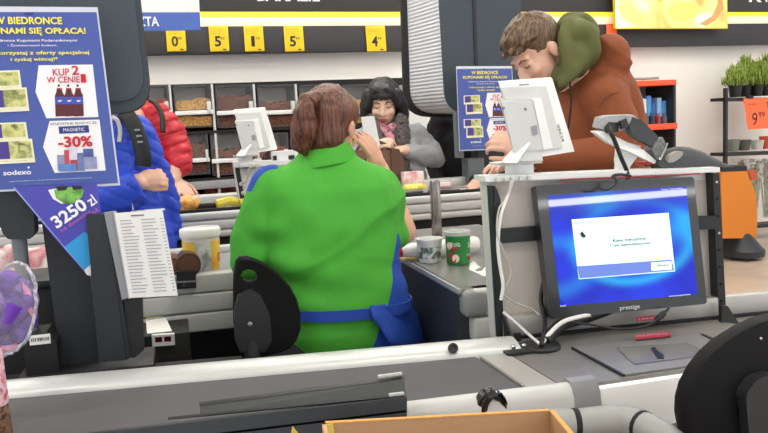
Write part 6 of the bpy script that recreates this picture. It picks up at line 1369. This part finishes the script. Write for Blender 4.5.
# ---------------------------------------------------------------- person in blue jacket with folded arm
YBl = 3.21; K = lambda x, y, d=0: P(x, y, YBl + d); base = K(128, 160)
R = thing('person', (base.x, YBl, 0), 'person in a bright blue jacket with a black strap, one hand on the other arm', 'person')
fh = headframe((.7, .6, -.1)); hd = K(112, 80, .02); g = G(); T = head(g, hd, fh); g.caps([T(0, -.02, -.07), K(115, 112)], [.055, .06]); hips = Vector((base.x, YBl, .92)); g.caps([K(118, 118), hips], [.09, .12])
sh, el, wr = K(136, 136, -.02), K(154, 178, .02), K(171, 235, .05); g.caps([sh, el, wr], [.045, .04, .03])
sh2, el2, wr2 = K(100, 132, -.05), K(96, 192, -.13), K(140, 183, -.16); g.caps([sh2, el2, wr2], [.05, .042, .028]); hand(g, K(138, 180, -.150), (.85, .12, .05), Vector((.25, -1, .3)), (.55, .9, .5), side=1, s=.92, thumb=(.35, .9, .2))
for s in (-1, 1): g.caps([hips + Vector((s * .08, 0, 0)), Vector((base.x + s * .09, YBl, .1))], [.07, .04])
voxel(g, .005, 'body', skin2, R, 5); facial(R, T, fh, 1, mat('lip_pale', ''), mat('brow_fair', ''))
bl_ = mat('blue_nylon', '#1a42c0', .5, var=.12, scale=9, bump=.15, bscale=45)
g = G(); torso(g, [(258, 108, 180, .14), (235, 106, 174, .145), (210, 104, 165, .145), (180, 102, 154, .145), (150, 100, 146, .14), (128, 102, 140, .12), (116, 108, 138, .09), (110, 112, 134, .07)], K)
puff(g, [K(130, 126), sh, K(146, 158, .0), el], [.07, .075, .075, .072], .08, .07); puff(g, [el, K(163, 205, .03), K(169, 240, .04)], [.072, .068, .055], .08, .07); puff(g, [K(108, 122), sh2, el2], [.07, .08, .08], .08, .06); puff(g, [el2, K(115, 196, -.16), K(139, 184, -.16)], [.08, .078, .066], .07, .1)
voxel(g, .008, 'jacket', bl_, R, 4, .010, 10, lambda co, n: -.006 * (1 - abs(math.sin((co.z + .5 * co.x) * math.pi / .052 + 1.5 * noise.noise(co * 6)))) ** 3)
g = G(); g.tube(spline([K(122, 112, -.10), K(130, 119, -.135), K(138, 135, -.15), K(143, 155, -.155), K(143, 166, -.15)], 6), .030, 10, flat=.3, up=(0, 1, 0)); build(g, 'shoulder_strap', m_black, R)
for i, (x, y) in enumerate(((137, 130), (139, 136), (140, 142))): g = G(); g.box(K(x, y, -.165), (.02, .006, .008), bev=.002); build(g, 'strap_buckle', m_mgrey, R)
g = G(); g.tube(spline([K(112, 118, -.11), K(117, 120, -.125), K(120, 130, -.13), K(119, 142, -.14)], 5), .008, 8); build(g, 'lining_edge', mat('lining_grey', '#b5b4b0', .7), R)
g = G(); g.tube(spline([K(120, 213, -.16), K(140, 211, -.155), K(164, 209.5, -.12)], 6), .010, 8, flat=.4); build(g, 'reflective_stripe', mat('stripe_white', '#e8e8ea', .4), R)
hm2 = hair_mat('light_brown_hair', []); g = G(); g.ell(T(0, -.02, .04), (.084, .098, .09), basis(*fh)); voxel(g, .008, 'hair', hm2, R, 3, .004, 30)
legs(R, hips, [(base.x - .1, YBl, 0), (base.x + .1, YBl, 0)], m_trous, m_shoe, r=(.085, .06, .05), face=(1, .0, 0))

# ---------------------------------------------------------------- person in black coat behind the far post
YBk = 4.62; K = lambda x, y, d=0: P(x, y, YBk + d); base = K(455, 150)
R = thing('person', (base.x, YBk, 0), 'person in a plain black coat mostly hidden behind the far lane post', 'person')
fh = headframe((-.6, -.7, -.2)); hd = K(458, 84); g = G(); T = head(g, hd, fh); g.caps([T(0, -.02, -.07), K(458, 112)], [.055, .06]); hips = Vector((base.x, YBk, .92)); g.caps([K(458, 115), hips], [.09, .12])
sh, el, wr = K(440, 124, -.02), K(434, 160, -.04), K(440, 186, -.12); g.caps([sh, el, wr], [.05, .04, .03]); hand(g, wr, (.1, -.4, -.9), (-.8, -.5, .2), (.3, .4, .3), side=1, s=.95)
sh2, el2, wr2 = K(478, 124), P(494, 166, 4.22), P(469, 191, YF + .24); g.caps([sh2, el2, wr2], [.05, .04, .028]); hand(g, wr2, (-1, -.12, -.10), (0, -.35, 1), (.1, .2, .2), side=1, s=1.05)
for s in (-1, 1): g.caps([hips + Vector((s * .08, 0, 0)), Vector((base.x + s * .09, YBk, .1))], [.07, .04])
voxel(g, .006, 'body', skin2, R, 5); facial(R, T, fh, 1, mat('lip_pale', ''), mat('brow_black', ''))
bk = mat('black_wool', '#17171a', .85, var=.2, scale=12, bump=.2, bscale=60); g = G(); torso(g, [(240, 434, 484, .15), (205, 434, 482, .15), (170, 436, 480, .145), (140, 436, 480, .135), (124, 440, 476, .11), (114, 448, 468, .075)], K); g.caps([sh, el, K(439, 180, -.1)], [.075, .062, .05]); g.caps([sh2, el2, el2 * .3 + wr2 * .7], [.075, .062, .045])
voxel(g, .010, 'coat', bk, R, 5, .010, 10)
g = G(); g.ell(T(0, -.02, .04), (.084, .098, .09), basis(*fh)); voxel(g, .008, 'hair', hair_mat('black_hair', []), R, 3, .004, 30)
legs(R, hips, [(base.x - .1, YBk, 0), (base.x + .1, YBk, 0)], m_trous, m_shoe, face=(0, -1, 0))

# ================================================================== one level deeper: pieces that belong to a part
RULES = {'monitor': {'message_window': ('message_area', 'message_footer', 'button', 'warning_icon')},
    'person': {'body': ('eyebrow', 'eyelash', 'lips', 'earring'), 'ponytail': ('hair_tie',), 'hood': ('drawstring',), 'polo_shirt': ('collar',), 'jacket': ('jacket_seam', 'reflective_stripe', 'lining_edge'), 'shoulder_strap': ('strap_buckle',)},
    'nut_dispenser': {'front_glass': ('scoop_handle',)}, 'office_chair': {'back_bracket': ('bracket_screw',)},
    'customer_display': {'rear_housing': ('screw', 'port_cover'), 'screen_case': ('vent_mark', 'lettering')}, 'price_tag': {'card': ('lettering', 'barcode')}, 'price_card': {'card': ('lettering', 'clip')},
    'checkout_counter': {'far_rail': ('rail_plug',), 'scale_plate': ('scanner_window', 'scanner_mark', 'plate_groove'), 'corner_tube': ('tube_joint',)},
    'lane_post': {'front_plate': ('face_panel', 'seam')}, 'price_list': {'paper_sheet': ('printed_lines', 'printed_heading')}, 'power_supply': {'sticker': ('barcode',)},
    'promotional_pennant': {'sheet': ('cyan_corner', 'white_tip', 'bright_edge', 'white_swirl', 'green_splash', 'dark_blot', 'lettering')},
    'advertising_poster': {'blue_sheet': ('hanging_tab', 'lettering', 'white_field', 'printed_bottle', 'printed_label', 'printed_roundel', 'printed_cap', 'printed_dot', 'navy_field', 'printed_sweets', 'printed_voucher', 'printed_artwork', 'printed_star')},
    'picture_panel': {'picture': ('printed_petal',)}, 'yoghurt_tub': {'cup': ('printed_fruit', 'printed_blossom', 'lettering')}, 'food_bucket': {'bucket_wall': ('yellow_label', 'grey_label', 'dark_mark', 'orange_mark')},
    'hanging_sign': {'blue_band': ('lettering',)}, 'counter_partition': {'foot_bracket': ('bolt',)}, 'handbag': {'bag_body': ('flap_seam',)}, 'switch_box': {'box_body': ('seam', 'key')}, 'price_display': {'casing': ('digit_window',)}}
base_name = lambda o: o.name.rsplit('.', 1)[0] if o.name[-3:].isdigit() and '.' in o.name else o.name
for o in list(SC.objects):
    if o.parent is not None or base_name(o) not in RULES: continue
    for host, kids in RULES[base_name(o)].items():
        hs = [c for c in o.children if base_name(c) == host]
        if not hs: continue
        for c in list(o.children):
            if base_name(c) in kids: c.parent = hs[0]
for o in SC.objects:                       # each castor under its own chair leg
    if o.parent is None and base_name(o) == 'office_chair':
        for l, c in zip([c for c in o.children if base_name(c) == 'leg'], [c for c in o.children if base_name(c) == 'castor']): c.parent = l
